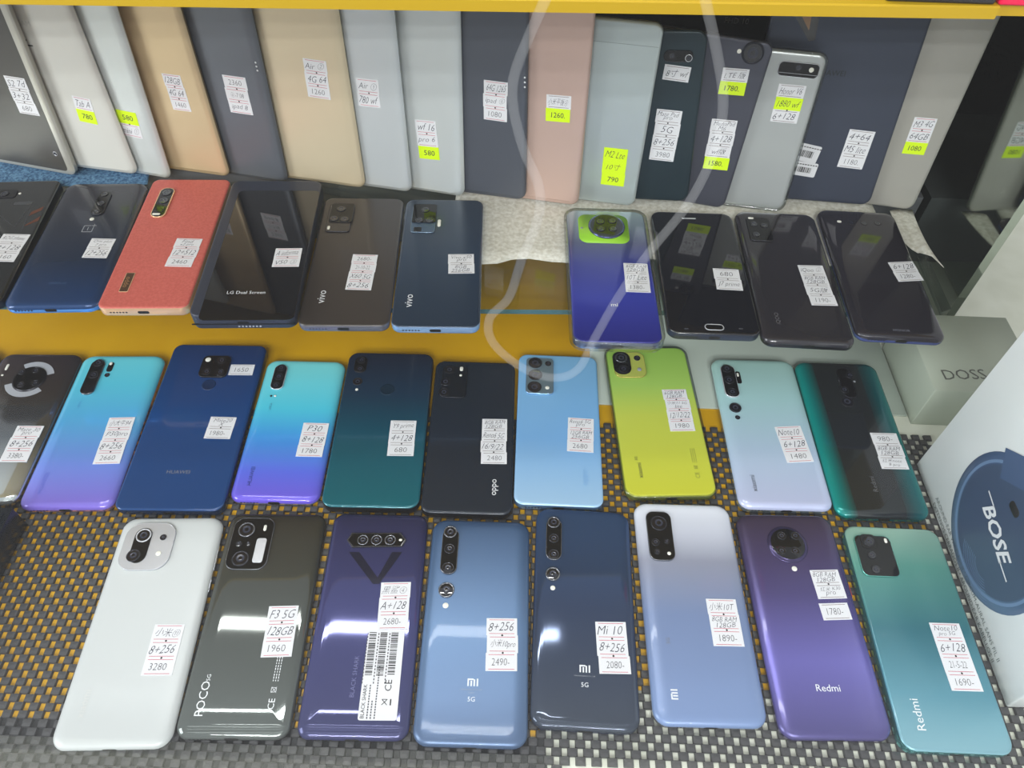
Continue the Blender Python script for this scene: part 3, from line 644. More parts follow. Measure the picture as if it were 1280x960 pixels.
d.tag((222, 298), (254, 299), (206, 333), ['Find|x2 pro', '12+512', '2460'])

# 3 dual screen clamshell
m = mat('mirror_screen', (24, 24, 28), .03, .0, coat=1)
shell = mt('slate_shell', (56, 60, 74), .4, .2)
zc = S + .009
d = phone('thick slate dual-screen phone case with black mirror front', [(294, 232), (404, 234), (371, 403), (236, 401)], SP, 15.0, FLATP, shell, shell, 8, group=G3, name='dual_screen_phone', holes=0)
o, z = d.plate('outer_screen', (330, 313), (330, 313), 5, .4, m, rim=black_glass, w=d.w * 1000 - 9, l=d.l * 1000 - 11, rimw=.4)
b = MB(); yb = -d.l / 2 - .0002; rr_ = [(x, yb, d.t * .36 + q) for x, q in rring(d.w * .98, .0012, .0005, 3)]; b.loft([[(p[0], p[1] + .0006, p[2]) for p in rr_], rr_], 0, smooth=False)
b.build('hinge_seam', port_black, d.e)
b = MB()
for i in range(7):
    rr_ = [(-.004 + i * .0028 + x, yb - .0002, d.t * .20 + q) for x, q in rring(.0016, .0012, .0004, 2)]; b.loft([[(p[0], p[1] + .0006, p[2]) for p in rr_], rr_], 0, smooth=False)
b.build('pogo_contacts', silver, d.e)
b = MB(); x, y = d.L((308, 366)); b.text('LG Dual Screen', x, y, 3.4 * MM, 0, z + .0001, 0, 0, .034); b.build('logo_lettering', white_print, d.e)
d.tag((345, 311), (378, 311), (340, 334), ['A informa', 'V50 ③'], z=z)

# 4 black brown vivo
m = mat('warm_black', (62, 56, 54), .3, .15, coat=.2)
d = phone('warm black phone with two-step camera block, tag priced 2680 at its top', [(407, 251), (506, 251), (487, 412), (371, 409)], SP, 7.4, FLATP, mt('frame_graphite', (112, 112, 124), .22, .4), m, 8, group=G3)
o, z = d.plate('camera_module', (414, 255), (436, 292), 3, 1.2, mt('graphite_island', (72, 68, 66), .25, .3), rim=dark_ring, w=22, l=39)
o2, z2 = d.plate('camera_glass', (417, 255), (439, 281), 2.5, .8, black_glass, parent=o, z=z, w=21, l=27)
for p in ((427, 263), (418, 275), (431, 276)): d.lens(o2, p, 4.2, dark_ring, z=z2)
d.flash(o, (411, 286), 2.4, 5, z=z)
vlogo(d, 'vivo', (402, 371), 6, white_print, 90); d.tag((442, 318), (473, 319), (432, 362), ['2680-', '21-10-22', 'X60 5G', '8+256'])

# 5 dark blue vivo
m = mat_grad('deep_blue', [(0, (40, 56, 76)), (.5, (40, 58, 80)), (1, (56, 66, 80))], .26, .3, coat=.2)
d = phone('dark blue phone with two-step camera block, next to the bare paper towel', [(507, 252), (606, 254), (599, 413), (489, 412)], SP, 8.0, FLATP, mt('frame_polblue', (140, 170, 208), .18, .4), m, 8, group=G3)
o, z = d.plate('camera_module', (519, 256), (541, 294), 3, 1.2, mt('blue_island', (76, 94, 114), .2, .4), rim=mt('blue_rim', (110, 130, 150), .2, .7), w=22, l=38)
o2, z2 = d.plate('camera_glass', (520, 256), (542, 281), 2, .8, black_glass, parent=o, z=z, w=21.5, l=26)
for p in ((532, 264), (524, 277), (537, 277)): d.lens(o2, p, 4, dark_ring, z=z2)
pw_, _ = d.plate('periscope_window', (522, 288), (522, 288), .8, .3, black_glass, parent=o, z=z, w=7, l=6, rim=dark_ring); d.flash(d.e, (549, 279), 3, 10)
vlogo(d, 'vivo', (511, 376), 6, white_print, 90); d.tag((560, 318), (592, 318), (560, 342), ['Vivo x50|pro', '8GB|256GB'], rule='d')

# 6 blue violet in clear case
m = mat_grad('pearl_blue', [(0, (42, 44, 132)), (.3, (62, 70, 176)), (.55, (60, 66, 150)), (.72, (78, 84, 120)), (1, (152, 170, 176))], .1, .2, coat=.5)
d = phone('blue-violet phone in clear case with green patch round its circular camera', [(704, 265), (806, 267), (834, 437), (711, 435)], SP, 9.0, FLATP, mt('frame_pearl', (150, 156, 190), .2, .7), m, 9, group=G3, grow=2.6, lift=.0006)
clear_case(d, wall=2.6)
(ax, ay), (bx, by) = d.L((722, 268)), d.L((788, 305)); cx_, cy_ = (ax + bx) / 2, (ay + by) / 2
b = MB(); b.slab(abs(bx - ax), abs(by - ay), 8 * MM, [(0, 0, d.t + .00005), (0, 0, d.t + .0002)], 0, cx_, cy_); b.build('green_patch', mt('green_patch', (146, 204, 52), .4), d.e)
x, y = d.L((758, 284)); r_ = 16.5 * MM; b = MB()
b.lathe(x, y, [(r_, d.t + .0001), (r_, d.t + .0016), (r_ * .95, d.t + .002), (r_ * .9, d.t + .0019)], 0, 40, cap1=False); b.lathe(x, y, [(r_ * .9, d.t + .0019), (r_ * .86, d.t + .0019)], 1, 40)
o = b.build('camera_module', [mt('blue_steel_ring', (92, 100, 140), .15, .85), black_glass], d.e)
for p in ((750, 279), (765, 278), (751, 288), (766, 288)): d.lens(o, p, 3.8, dark_ring, z=d.t + .0019)
d.flash(d.e, (727, 285), 2.4, 2.4, m=grey_print)
d.text('mi', (768, 381), 4, 0, white_print, thin=0); d.tag((779, 329), (809, 330), (782, 365), ['6GB RAM|128GB', '10T Lite', '1380-'], rule='d')

# 7 face-up black phone with home button
m = mat('black_screen', (22, 23, 30), .04, coat=.6)
d = phone('black phone lying screen-up with silver-ringed home button', [(811, 269), (914, 269), (951, 423), (836, 420)], SP, 8.0, FLATP, mt('frame_slate', (62, 68, 82), .3, .6), m, 9, group=G3, name='screen_up_phone')
b = MB(); x, y = d.L((893, 409)); b.slab(16 * MM, 7.2 * MM, 3.5 * MM, [(0, 0, d.t), (.0003, .0003, d.t + .0003), (.0007, .0007, d.t + .0003), (.0009, .0009, d.t + .00015)], 0, x, y, cap1=False)
b.slab(14.2 * MM, 5.4 * MM, 2.6 * MM, [(0, 0, d.t + .00015), (.0002, .0002, d.t + .0002)], 1, x, y); b.build('home_button', [silver, black_glass], d.e)
d.plate('earpiece', (861, 273), (861, 273), .9, .2, silver, w=13, l=1.8, rim=silver)
for p in ((858, 411), (926, 411)): d.flash(d.e, p, 3.5, 1.2, m=mt('soft_key', (54, 54, 60), .4))
d.tag((892, 336), (924, 337), (895, 362), ['680', 'J7 prime'], rule='d')

# 8 black iqoo
m = mat('smoke_black', (48, 46, 52), .12, .15, coat=.4)
d = phone('black phone with faint tall camera block, tag priced 1190', [(917, 268), (1016, 269), (1071, 434), (953, 431)], SP, 8.6, CURVP, frame_dark, m, 9, group=G3)
o, z = d.plate('camera_module', (937, 271), (962, 304), 3.5, 1.2, black_glass, rim=dark_ring, w=21, l=33)
for p in ((942, 281), (945, 294), (955, 283)): d.lens(o, p, 3.6, dark_ring, z=z)
d.flash(o, (938, 274), 5, 2.4, z=z)
vlogo(d, 'iQOO', (972, 398), 4.2, mt('smoke_print2', (96, 94, 98), .4)); d.tag((998, 332), (1029, 332), (1013, 382), ['iQoo ②', '8GB RAM|128GB', '5G版', '1190-'], rule='d')

# 9 black violet
m = mat('violet_black', (44, 42, 50), .1, .15, coat=.4)
d = phone('black phone with violet-blue frame, farthest right on the glass shelf', [(1020, 266), (1115, 267), (1184, 427), (1070, 425)], SP, 8.4, CURVP, mt('frame_violetblue', (78, 90, 146), .2, .4), m, 9, group=G3)
d.flash(d.e, (1049, 277), 4, 3)
for p in ((1064, 278), (1080, 279), (1097, 279)): d.lens(d.e, p, 3.2, dark_ring, .3)
d.text('HONOR', (1127, 413), 2.6, 0, mt('smoke_print3', (110, 112, 124), .4)); d.tag((1109, 328), (1140, 327), (1124, 352), ['6+128', '1280-'], rule='d')

# ================================================================== TABLETS LEANING AT THE BACK
G4 = 'tablets leaning at the back'
SB = S + .004
def tablet(label, brp, top, yaw, lean, w, h, t, fm, bm_, r=8., name='tablet', rim=1.6, dy=0., ew=3., bez=False):
    B = hit_z(brp, SB) + Vector((0, dy, 0))
    Rz = Matrix.Rotation(-R(yaw), 3, 'Z'); Rx = Matrix.Rotation(math.pi / 2 - R(lean), 3, 'X'); A3 = Rz @ Rx
    X, Y, Z = A3.col[0], A3.col[1], A3.col[2]
    P = hit_plane(top, B, Z) - B; phi = math.atan2(-P.dot(X), P.dot(Y))
    A3 = A3 @ Matrix.Rotation(phi, 3, 'Z')
    # local origin: centre of the front plate's bottom edge, thickness behind the front face
    M = Matrix.Translation(B) @ A3.to_4x4() @ Matrix.Translation((-w * MM / 2, h * MM / 2, -t * MM))
    # keep the lowest corner on the shelf
    lo = min((M @ Vector((sx_ * w * MM / 2, -h * MM / 2, zz))).z for sx_ in (-1, 1) for zz in (0, t * MM))
    M = Matrix.Translation((0, 0, max(0, S + .0027 - lo))) @ M
    d = Dev(name, label, 'tablet', G4, M, w * MM, h * MM, t * MM)
    b = MB(); e = rim
    b.slab(w * MM, h * MM, r * MM, [(.0008, .0008, 0), (0, 0, .0008), (0, 0, t * MM - e * MM)], 0, cap1=False); fb = b; lv = []
    for i in range(7):
        q = i / 6; k = ew * q * MM; lv.append((k, min(k, .004), (t - e * (1 - math.sqrt(max(0, 1 - (1 - q) ** 2)))) * MM))
    if bez: fb.slab(w * MM, h * MM, r * MM, lv, 0, cap0=False, cap1=False); lv = lv[-1:]
    fb.build('frame', fm, d.e)
    lv.append(((ew + 1) * MM, .005, t * MM))
    b = MB(); b.slab(w * MM, h * MM, r * MM, lv, 0, cap0=False)
    b.build('back_panel', bm_, d.e); return d
alu = lambda n, c, r=.42, k=.25: mat(n, c, r, min(k, .4))
T = []
d = tablet('dark grey textured tablet with silver edge, leftmost of the row', (97, 219), (9, 9), 11, 4.5, 150, 225, 6, alu('t_edge0', (186, 184, 176), .3, .7), mat('graphite_back', (82, 80, 78), .3, .35), 8, dy=-0.002, rim=1.2, ew=7, bez=True)
d.tag((4, 94), (30, 98), (25, 141), ['S2 7d', '3+32', '680'], rule='d'); d.lens(d.e, (69, 192), 2.2, silver, .4)
d = tablet('white tablet with dark slot marks and neon 780 sticker', (172, 228), (88, 10), 11, 4.5, 120, 210, 5, alu('t_edge1', (200, 200, 194), .4, .2), mat('tab_white', (204, 203, 197), .4), 9, dy=0.004, rim=3.4, ew=8)
d.tag((92, 121), (114, 123), (99, 152), ['Tab A', '!780']); d.text('SAM', (30, 29), 4.4, 0, mat('pale_grey_print', (176, 176, 172), .5), fit=12)
b = MB(); x, y = d.L((32, 50)); b.quad(x, y, 2 * MM, 1.6 * MM, 0, d.t + .0001); x, y = d.L((38, 57)); b.quad(x, y, 5 * MM, 1.2 * MM, 0, d.t + .0001); b.build('slot_marks', black_print, d.e)
d = tablet('pale silver-white tablet with neon 580 sticker, third from left', (212, 228), (143, 10), 12, 4.5, 130, 210, 5, alu('t_edge2', (196, 200, 200), .35, .5), alu('silver_white', (206, 211, 210), .4, .3), 8, dy=0.003, rim=3.2, ew=8)
d.tag((145, 137), (170, 141), (154, 169), ['!580', 'mini ①'])
d = tablet('gold tablet with tag priced 1460', (287, 231), (223, 10), 12, 4.5, 130, 225, 6, alu('t_edge3', (150, 130, 100), .35, .6), alu('gold_back', (214, 190, 152), .4, .4), 8, dy=0.004, rim=3.0, ew=6)
d.tag((203, 92), (226, 94), (216, 137), ['128GB', '4G 64', '1460'])
d = tablet('space grey tablet between the gold ones, tag priced 2360', (358, 238), (311, 10), 12, 4.5, 130, 235, 6, alu('t_edge4', (70, 74, 82), .3, .7), alu('space_grey', (108, 112, 120), .38, .45), 9, dy=0.006, rim=3.6, ew=9)
d.tag((277, 93), (306, 97), (289, 140), ['2360', '⑧-7.08', 'ipad 8'])
b = MB()
for i in range(3): x, y = d.L((318 + i * 1.2, 78 + i * 5)); b.lathe(x + .001, y, [(.9 * MM, d.t), (.8 * MM, d.t + .0002)], 0, 8)
b.build('button_dots', white_print, d.e)
d = tablet('champagne tablet with tag priced 1260, wider than its neighbours', (455, 250), (421, 12), 12, 4.5, 140, 238, 6, alu('t_edge5', (150, 142, 122), .35, .6), alu('champagne_back', (222, 206, 176), .38, .35), 9, dy=0.009, rim=3.4, ew=9)
d.tag((379, 73), (408, 76), (385, 121), ['Air ②', '4G 64', '1260'])
d = tablet('silver tablet with tag priced 780 beside the champagne one', (514, 252), (491, 12), 12, 4.5, 140, 238, 5.5, alu('t_edge6', (150, 156, 158), .35, .6), alu('silver_back', (212, 217, 220), .38, .4), 9, dy=0.006, rim=3.2, ew=9)
d.tag((444, 97), (472, 100), (449, 132), ['Air ①', '780 wf'])
d = tablet('light silver tablet with neon 580 sticker under two paper tags', (579, 255), (574, 13), 12, 4.5, 130, 236, 6, alu('t_edge7', (172, 180, 182), .35, .6), alu('silver_back2', (214, 219, 219), .38, .4), 9, dy=0.006, rim=3.8, ew=11)
d.tag((520, 150), (546, 151), (523, 198), ['wf 16', 'pro 6', '!580'])
d = tablet('dark slate tablet with tag priced 1080, left of the rose gold one', (656, 263), (660, 14), 12, 4.5, 130, 238, 6, alu('t_edge8', (60, 64, 72), .35, .6), alu('slate_back', (92, 96, 106), .38, .45), 9, dy=0.007, rim=3.0, ew=6)
d.tag((605, 100), (635, 103), (604, 149), ['64G 1265', 'ipad ⑥', '1080'])
b = MB()
for i in range(3): x, y = d.L((656, 97 + i * 6)); b.lathe(x, y, [(.9 * MM, d.t), (.8 * MM, d.t + .0002)], 0, 8)
b.build('button_dots', white_print, d.e)
d = tablet('rose gold tablet with neon 1260 sticker', (722, 265), (744, 15), 11, 4.5, 115, 236, 6, alu('t_edge9', (220, 184, 170), .3, .6), alu('rose_back', (210, 180, 168), .38, .4), 8, dy=0.005, rim=2.4, ew=5)
d.tag((683, 118), (714, 120), (682, 151), ['小米平板④', '!1260.'], rule='d')
d = tablet('shorter pale silver tablet with three stacked neon stickers', (793, 266), (828, 48), 9, 5, 130, 166, 6, alu('t_edge10', (176, 184, 184), .3, .7), alu('pale_silver_back', (188, 198, 198), .3, .6), 8, dy=0.008, rim=2.0, ew=3)
d.tag((756, 184), (786, 187), (750, 230), ['!M2 Lte', '!10寸', '!790'], dots=False)
b = MB(); b.quad(0, d.l / 2 - .018, d.w * .97, .0004, 0, d.t + .0001); b.build('antenna_line', alu('line_grey', (140, 150, 150)), d.e)
d = tablet('dark green-black tablet with pill-shaped camera, tag priced 3980', (858, 267), (881, 66), 9, 7, 90, 153, 5.5, alu('t_edge11', (76, 92, 96), .25, .6), mat('green_black', (38, 54, 62), .3, .3), 9, dy=0.007, rim=1.6, ew=3)
o, z = d.plate('camera_module', (848, 70), (848, 70), 4.5, 1.2, black_glass, rim=dark_ring, w=24, l=9.5); d.lens(o, (861, 72), 3, silver, z=z); d.lens(o, (840, 69), 3, dark_ring, z=z)
d.tag((831, 80), (864, 84), (827, 99), ['8寸 wf'], rule='d'); d.tag((822, 136), (854, 139), (811, 199), ['Mate Pad|pro', '5G', '8+256', '3980'], rule='d')
d = tablet('blue-grey tablet with single round camera and two neon stickers', (906, 268), (968, 58), 9, 10, 118, 150, 5.5, alu('t_edge12', (60, 64, 78), .3, .6), alu('blue_grey_back', (76, 78, 90), .38, .4), 8, dy=0.008, rim=1.6, ew=3)
d.lens(d.e, (941, 66), 9, frame_dark, 1.0); d.flash(d.e, (924, 64), 3.6, 3.6)
d.tag((904, 84), (937, 87), (898, 117), ['LTE 版', '!1780.'], rule='d'); d.tag((890, 148), (922, 151), (878, 210), ['MediaPad|M6', '4+128', 'wf版', '!1580.'], rule='d')
d = tablet('silver tablet in clear case with dark camera window, neon 1880 sticker', (979, 271), (1034, 76), 9, 11, 110, 141, 5.5, alu('t_edge13', (180, 186, 188), .25, .7), alu('silver_back3', (180, 184, 184), .28, .6), 8, dy=0.007, rim=2.0, ew=4)
o, z = d.plate('camera_module', (975, 75), (1021, 99), 4, 1.3, black_glass, rim=silver); d.lens(o, (998, 84), 3, dark_ring, z=z); d.flash(o, (1014, 87), 4, 4, z=z)
clear_case(d, 8, 1.5, .8); b = MB(); x, y = d.L((998, 92)); b.quad(x, y, 33 * MM, .4 * MM, 0, z + .0001); b.build('camera_line', grey_print, o)
d.tag((974, 104), (1008, 108), (963, 151), ['Honor V6', '!1880 wf', '6+128'], rule='d')
d = tablet('wide dark navy tablet with white barcode labels at its lower left', (1084, 264), (1164, 25), 8, 11, 126, 243, 6, alu('t_edge14', (60, 68, 88), .3, .6), alu('navy_back', (66, 72, 88), .4, .4), 8, dy=0.001, rim=1.6, ew=3)
d.text('HUAWEI', (1038, 91), 4.6, 0, black_print)
for (tl, tr, bl), n_ in ((((996, 179), (1029, 182), (987, 200)), 0), (((990, 201), (1024, 204), (984, 218)), 1)):
    b, P, w, h, rot, z = barcode_sticker(d, tl, tr, bl); u = -w * .4
    while u < w * .3:
        t_ = random.choice((.4, .7, 1.)) * MM; b.quad(*P(u, -h * .05), t_, h * .38, rot, z + .0001, 1); u += t_ + random.choice((.4, .6)) * MM
    for i in range(9): b.quad(*P(-w * .35 + i * 2.4 * MM, h * .33), 1.6 * MM, .9 * MM, rot, z + .0001, 1)
    b.build('barcode_sticker', [paper, port_black], d.e)
d.tag((1062, 161), (1094, 165), (1046, 208), ['4+64', 'M5 lite', '1180.'], rule='d')
d = tablet('warm silver tablet with neon 1080 sticker, rightmost of the row', (1141, 265), (1247, 31), 8, 11, 118, 238, 6, alu('t_edge15', (196, 194, 186), .3, .7), alu('warm_silver', (178, 175, 168), .34, .5), 8, dy=0.002, rim=1.8, ew=3)
d.tag((1145, 147), (1174, 148), (1126, 192), ['M3 4G', '64GB', '!1080'])
b = MB(); x, y = d.L((1082, 231)); b.quad(x, y, 4 * MM, 1 * MM, 0, d.t + .0001); x, y = d.L((1076, 250)); b.quad(x, y, 4 * MM, 1 * MM, 0, d.t + .0001); b.build('slot_marks', black_print, d.e)
# black tablet standing behind the silver ones
M = Matrix.Translation((.148, .70, SB)) @ Matrix.Rotation(R(-3), 4, 'Z') @ Matrix.Rotation(math.pi / 2 - R(9), 4, 'X') @ Matrix.Translation((0, .1265, -.004))
d = Dev('tablet', 'black tablet standing behind the pale silver one, only its top edge visible', 'tablet', G4, M, .17, .252, .007)
b = MB(); b.slab(.17, .252, .008, [(.0008, .0008, 0), (0, 0, .0008), (0, 0, .0058)], 0, cap1=False); b.build('frame', frame_dark, d.e)
b = MB(); b.slab(.17, .252, .008, [(0, 0, .0058), (.0006, .0006, .0067), (.0016, .0016, .007)], 0, cap0=False); b.build('back_panel', mat('jet_back', (26, 26, 30), .35), d.e)
d.text('FHD 10', (921, 26), 5.0, 0, grey_print)
b = MB()
for i in range(14): x, y = d.L((768 + i * 2.3, 26)); b.lathe(x, y, [(.5 * MM, d.t), (.45 * MM, d.t + .0001)], 0, 6)
b.build('speaker_grille', grey_print, d.e)

# ================================================================== CLOTHS
towel_m = mat('paper_towel', (212, 210, 198), .85); add_noise_color(towel_m, (196, 192, 178), (224, 222, 212), 260, 8, bump=.5, bscale=420)
def sheet(name, front, back, m, z0, th, curl=None, n=40, lift=None):
    """thin cloth between a wavy front edge and a back edge (world x,y)"""
    b = MB(); vs = []; K = 8
    def interp(pl, t):
        x = t * (len(pl) - 1); i = min(int(x), len(pl) - 2); f = x - i; return pl[i][0] * (1 - f) + pl[i + 1][0] * f, pl[i][1] * (1 - f) + pl[i + 1][1] * f
    for i in range(n + 1):
        t = i / n; f, bk = interp(front, t), interp(back, t)
        for j in range(K + 1):
            s = j / K; x = f[0] * (1 - s) + bk[0] * s; y = f[1] * (1 - s) + bk[1] * s
            z = z0 + (lift(t, s) if lift else 0); vs.append((x, y, z))
    N = len(vs); vs2 = vs + [(x, y, z + th) for x, y, z in vs]; fs = []
    I = lambda i, j: i * (K + 1) + j
    for i in range(n):
        for j in range(K):
            a = (I(i, j), I(i + 1, j), I(i + 1, j + 1), I(i, j + 1)); fs.append(tuple(reversed(a))); fs.append(tuple(q + N for q in a))
    rim = [I(i, 0) for i in range(n + 1)] + [I(n, j) for j in range(1, K + 1)] + [I(i, K) for i in range(n - 1, -1, -1)] + [I(0, j) for j in range(K - 1, 0, -1)]
    for a, c in zip(rim, rim[1:] + rim[:1]): fs.append((a, c, c + N, a + N))
    b.add(vs2, fs, 0, True); return b.build(name, m)
hz = lambda p: tuple(hit_z(p, S + .001)[:2])
fr = [hz(p) for p in ((560, 324), (600, 330), (622, 329), (640, 324), (662, 323), (690, 327), (712, 328))]
fr += [(fr[-1][0] + .02 + .055 * k, .514) for k in range(6)]
bk = [(fr[0][0] + (fr[-1][0] - fr[0][0]) * k / 12, .640) for k in range(13)]
tag(sheet('paper_towel', fr, bk, towel_m, S + .0004, .0006, n=60), 'speckled white paper towel with wavy front edge on the glass shelf', 'towel')
# right end of the towel, its corner curling up off the shelf
fr2 = [tuple(hit_z(p, S + .001)[:2]) for p in ((1126, 300), (1139, 312), (1149, 318), (1159, 330), (1169, 352))]
bk2 = [tuple(hit_z(p, S + .001)[:2]) for p in ((1112, 264), (1118, 263), (1125, 262), (1132, 262), (1140, 263))]
tag(sheet('paper_towel', fr2, bk2, towel_m, S + .0012, .0006, lift=lambda t, s: .016 * max(0, t - .45) * (1 - s) ** 2 * 1.8), 'torn corner of white paper towel curling up beside the rightmost shelf phone', 'towel')
blue_m = mat('blue_cloth', (72, 112, 150), .9); add_noise_color(blue_m, (48, 84, 122), (104, 146, 180), 420, 3, bump=.8, bscale=380)
fr3 = [tuple(hit_z(p, S + .001)[:2]) for p in ((-40, 232), (40, 232), (110, 232), (150, 231), (184, 230))]
bk3 = [(x - .01, .64) for x, y in fr3]
tag(sheet('blue_cloth', fr3, bk3, blue_m, S + .0002, .0006), 'blue knitted cloth under the leftmost tablets on the shelf', 'cloth')

# ================================================================== BOXES
white_card = mat('white_carton', (238, 242, 242), .4, coat=.2)
cup_blue = mat_grad('cup_blue', [(0, (92, 122, 150)), (.5, (60, 84, 118)), (1, (70, 92, 130))], .35)
cup_dark = mat('cup_dark', (58, 76, 104), .3); cup_rim = mat('cup_rim', (104, 132, 168), .3)
# upright headphone carton; printed face looks left (towards -X)
bx0, by0, by1, bh = .343, .163, .359, .235
e = bpy.data.objects.new('headphone_carton', None); COL.objects.link(e); e.location = ((bx0 + .04), (by0 + by1) / 2, 0)
tag(e, 'white headphone carton standing upright at right with large dark blue round ear cup print', 'box')
e.matrix_world = Matrix.Translation((bx0 + .04, (by0 + by1) / 2, .0002))
lw = by1 - by0
b = MB(); b.slab(.08, lw, .0012, [(.0004, .0004, 0), (0, 0, .0006), (0, 0, bh - .0006), (.0004, .0004, bh)], 0, n=3); b.build('carton', white_card, e)
# print plane: local u = -Y (reading direction), v = up
FM = Matrix(((0, 0, -1, -.0402), (-1, 0, 0, 0), (0, 1, 0, 0), (0, 0, 0, 1)))
cu_, cv_ = -(.262 - (by0 + by1) / 2), .062; r_ = .056
b = MB()
b.lathe(cu_, cv_, [(r_, 0), (r_ * .995, .0003), (r_ * .9, .0003)], 0, 56, cap1=False); b.lathe(cu_, cv_, [(r_ * .9, .0003), (r_ * .86, .00034)], 1, 56, cap1=False)
b.lathe(cu_, cv_, [(r_ * .86, .00034), (r_ * .84, .00034)], 0, 56, cap1=False); b.lathe(cu_, cv_, [(r_ * .84, .00034), (r_ * .80, .00036)], 2, 56)
x0 = cu_ - .035; b.quad(cu_ - .020, cv_ + .045, .040, .022, R(38), .0004, 0)
b.slab(.012, .007, .003, [(0, 0, .0003), (.0004, .0004, .0006)], 3, cu_ - .004, cv_ + .024); 
for i in range(9):
    rr2 = .010 + i * .0022
    vs = [(cu_ + .012 + rr2 * math.cos(a), cv_ - .030 + rr2 * math.sin(a) * .7, .00045) for k in range(9) for a in [R(200 + 16 * k)]]
    for p, q in zip(vs, vs[1:]): b.line(p, q, .0004, .00045, 1)
b.build('ear_cup_print', [cup_blue, cup_rim, cup_dark, port_black], e, FM)
b = MB(); b.text('BOSE', cu_ + .001, cv_ - .002, .0135, R(-9), .0006, 0, .30, .044, .025)
b.line((cu_ - .028, cv_ + .0085), (cu_ - .016, cv_ + .0068), .0012, .0006); b.line((cu_ + .018, cv_ - .010), (cu_ + .032, cv_ - .0115), .0012, .0006)
b.build('logo_lettering', white_print, e, FM)
b = MB(); b.text('AROUND-EAR WIRELESS II • CIRCUM-AURAL SANS FIL II', .006, .0105, .0036, 0, .0003, 0, 0, .165, -.008)
b.text('EXTERNOS CERRADOS II • AROUND-EAR KABELLOS II', .006, .0045, .0036, 0, .0003, 0, 0, .160, -.008); b.build('edge_lettering', mat('carton_print', (104, 114, 114), .5), e, FM)
# small grey-green carton behind it
gg = mat('grey_green_carton', (172, 180, 164), .5)
e = bpy.data.objects.new('speaker_carton', None); COL.objects.link(e); e.location = (.40, .452, 0)
e.matrix_world = Matrix.Translation((.400, .448, ZF))
tag(e, 'grey-green carton with dark lettering behind the white headphone carton', 'box')
b = MB(); b.slab(.094, .090, .001, [(.0004, .0004, 0), (0, 0, .0006), (0, 0, .047), (.0004, .0004, .0476)], 0, n=3); b.build('carton', gg, e)
b = MB(); b.text('DOSS', -.016, -.026, .011, R(4), .0478, 0, 0, .045); b.build('logo_lettering', mat('doss_print', (92, 94, 88), .5), e)
# flat pale carton under the glass shelf
b = MB(); b.slab(.280, .280, .001, [(0, 0, 0), (0, 0, .0012), (.0002, .0002, .0014)], 0, n=3)
o = b.build('flat_board', mat('pale_green_board', (176, 186, 176), .35)); o.location = (.212, .551, ZF + .0007)
tag(o, 'flat pale grey-green board lying on the floor under the right part of the glass shelf', 'board')
# black box at the left edge
blk = mat('black_carton', (22, 28, 38), .25)
b = MB(); b.slab(.20, .20, .001, [(.0004, .0004, 0), (0, 0, .0006), (0, 0, .0244), (.0004, .0004, .025)], 0, n=3)
e = b.build('black_box', blk); e.location = (-.468, .172, 0); tag(e, 'glossy black box cut off by the left edge on the woven mat', 'box')
b = MB(); b.slab(.192, .192, .001, [(0, 0, .025), (.0003, .0003, .0256)], 0, n=3); b.build('lid', mat('black_lid', (30, 36, 46), .2), e)
# things on the upper shelf
pp = hit_z((1190, 0), zb)
b = MB(); b.slab(.058, .05, .002, [(.0005, .0005, 0), (0, 0, .001), (0, 0, .04), (.0008, .0008, .041)], 0, n=3)
e = b.build('dark_case', mat('dark_case', (40, 40, 48), .4)); c0 = hit_z((1186, 7), zb); e.location = (c0.x - .004, c0.y + .027, zb + .0003); e.rotation_euler.z = math.atan2(dv.y, dv.x) - .04
tag(e, 'dark grey box standing on the yellow upper shelf near the pink one', 'box')
b = MB(); b.slab(.07, .05, .002, [(.0005, .0005, 0), (0, 0, .001), (0, 0, .05), (.0008, .0008, .051)], 0, n=3)
e = b.build('pink_box', mat('hot_pink', (246, 18, 78), .4)); c0 = hit_z((1244, 9), zb); e.location = (c0.x + .037, c0.y + .027, zb + .0003); e.rotation_euler.z = math.atan2(dv.y, dv.x) - .04
tag(e, 'hot pink box in the top right corner on the upper shelf', 'box')

# clear acrylic wedge hanging below the upper shelf
ac = mat_clear('clear_acrylic', (226, 222, 214), 1.0, .05, 1.5); br = mat('wedge_insert', (176, 140, 110), .5)
n_ = (CAM - hit_z((1010, 30), .26)).normalized()
pz = .27; wA, wB, wC = hit_z((985, 0), pz), hit_z((1026, 0), pz), hit_z((1013, 53), pz)
back = Vector((0, .006, 0)); b = MB()
# upright triangular prism facing the aisle
Yw = .52
def on_y(px): d_ = ray(px); return CAM + d_ * (Yw / d_.y)
tri = [on_y((986, 6)), on_y((1027, 6)), on_y((1019, 50)), on_y((1011, 52))]
b.loft([[tuple(p + back) for p in tri[::-1]], [tuple(p) for p in tri[::-1]]], 0, smooth=False)
o = b.build('acrylic_wedge', ac); tag(o, 'small clear plastic wedge hanging below the yellow shelf over the navy tablet', 'holder')
tri = [on_y((996, 8)), on_y((1018, 8)), on_y((1012, 40))]; b = MB()
b.loft([[tuple(p + Vector((0, .004, 0))) for p in tri[::-1]], [tuple(p + Vector((0, .002, 0))) for p in tri[::-1]]], 0, smooth=False); b.build('paper_insert', br, o)

# loose clear plastic strip beside the rightmost shelf phone
pq = [hit_z(p, S + .004) for p in ((1146, 322), (1158, 322), (1188, 388), (1176, 392))][::-1]
b = MB(); b.loft([[(p.x, p.y, S + .0022) for p in pq], [(p.x, p.y, S + .0055) for p in pq], [(p.x * .9995, p.y * .9995, S + .006) for p in pq]], 0, smooth=False)
tag(b.build('plastic_strip', mat_clear('strip_plastic', (220, 226, 224), 1.0, .1, 1.7)), 'narrow clear plastic strip at the right side of the rightmost shelf phone', 'strip')

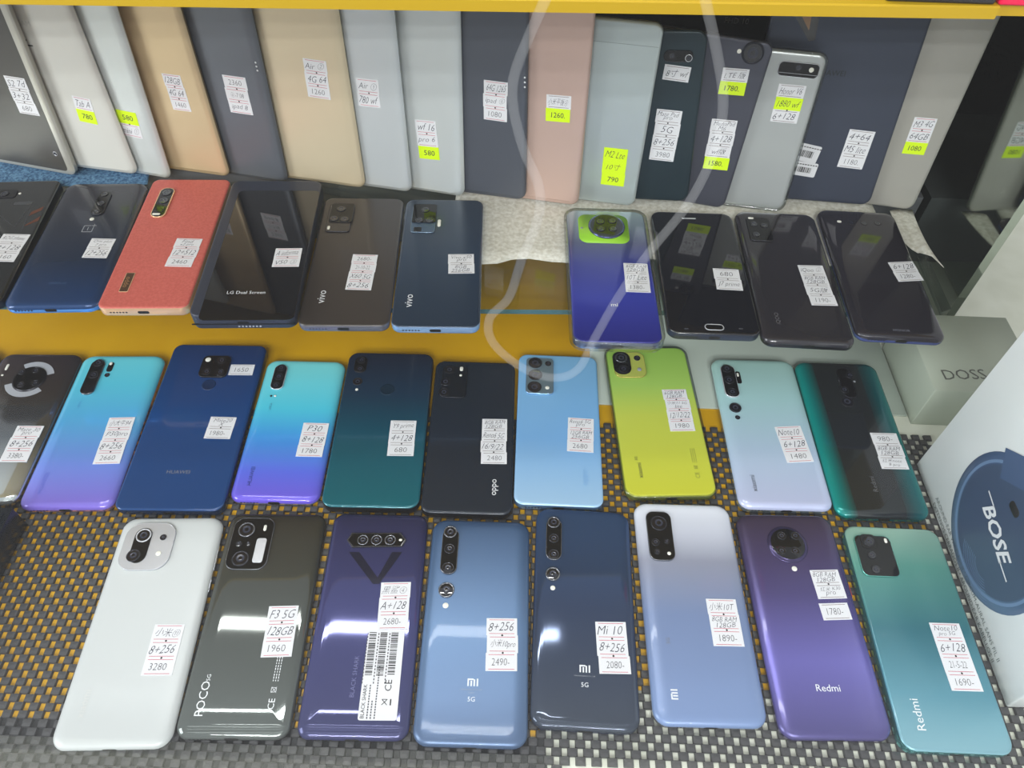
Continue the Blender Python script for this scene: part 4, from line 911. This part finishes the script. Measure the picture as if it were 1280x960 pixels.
# glass front of the case
pane_m = mat_clear('case_glass', (253, 254, 254), 1.0, .0, 1.27)
b = MB(); g0, g1 = (.068, ZF), (.295, .62); tv = Vector((g1[0] - g0[0], g1[1] - g0[1])).normalized(); nn = Vector((-tv.y, tv.x)) * .005
pr = [(g0[0], g0[1]), (g1[0], g1[1]), (g1[0] + nn.x, g1[1] + nn.y), (g0[0] + nn.x, g0[1] + nn.y)]
b.loft([[(-.88, y, z) for y, z in pr], [(.60, y, z) for y, z in pr]], 0, smooth=False)
tag(b.build('window_1', pane_m), kind='structure')

# reflection in the front glass, modelled as a thin translucent loop on its face
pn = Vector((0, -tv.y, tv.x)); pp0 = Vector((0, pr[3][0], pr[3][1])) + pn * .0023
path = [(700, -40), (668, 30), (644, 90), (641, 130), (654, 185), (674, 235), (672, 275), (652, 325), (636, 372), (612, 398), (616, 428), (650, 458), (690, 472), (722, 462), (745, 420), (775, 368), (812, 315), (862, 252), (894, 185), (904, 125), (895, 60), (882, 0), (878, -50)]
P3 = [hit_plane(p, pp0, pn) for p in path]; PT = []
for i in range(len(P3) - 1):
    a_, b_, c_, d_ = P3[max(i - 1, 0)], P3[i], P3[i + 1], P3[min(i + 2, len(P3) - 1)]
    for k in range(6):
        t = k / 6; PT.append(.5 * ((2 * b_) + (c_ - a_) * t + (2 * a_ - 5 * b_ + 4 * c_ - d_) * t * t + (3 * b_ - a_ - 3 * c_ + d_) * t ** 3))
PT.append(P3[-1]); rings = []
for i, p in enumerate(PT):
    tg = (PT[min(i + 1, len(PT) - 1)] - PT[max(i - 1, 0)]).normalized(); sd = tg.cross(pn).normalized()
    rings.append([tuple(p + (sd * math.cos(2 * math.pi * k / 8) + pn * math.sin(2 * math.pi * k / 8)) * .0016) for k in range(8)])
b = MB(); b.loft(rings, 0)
cm_ = bpy.data.materials.new('reflection_strand'); cm_.use_nodes = True; n_ = cm_.node_tree.nodes; l_ = cm_.node_tree.links; n_.clear()
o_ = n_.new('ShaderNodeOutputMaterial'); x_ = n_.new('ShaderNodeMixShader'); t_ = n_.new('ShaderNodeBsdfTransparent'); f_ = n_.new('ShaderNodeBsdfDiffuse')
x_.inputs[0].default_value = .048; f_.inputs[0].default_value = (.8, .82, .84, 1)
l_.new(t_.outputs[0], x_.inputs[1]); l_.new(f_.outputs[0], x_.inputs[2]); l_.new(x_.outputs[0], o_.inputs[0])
tag(b.build('cord_reflection', cm_), 'faint looping reflection across the front glass, modelled as a translucent strand over the blue-violet phone', 'cord_reflection')
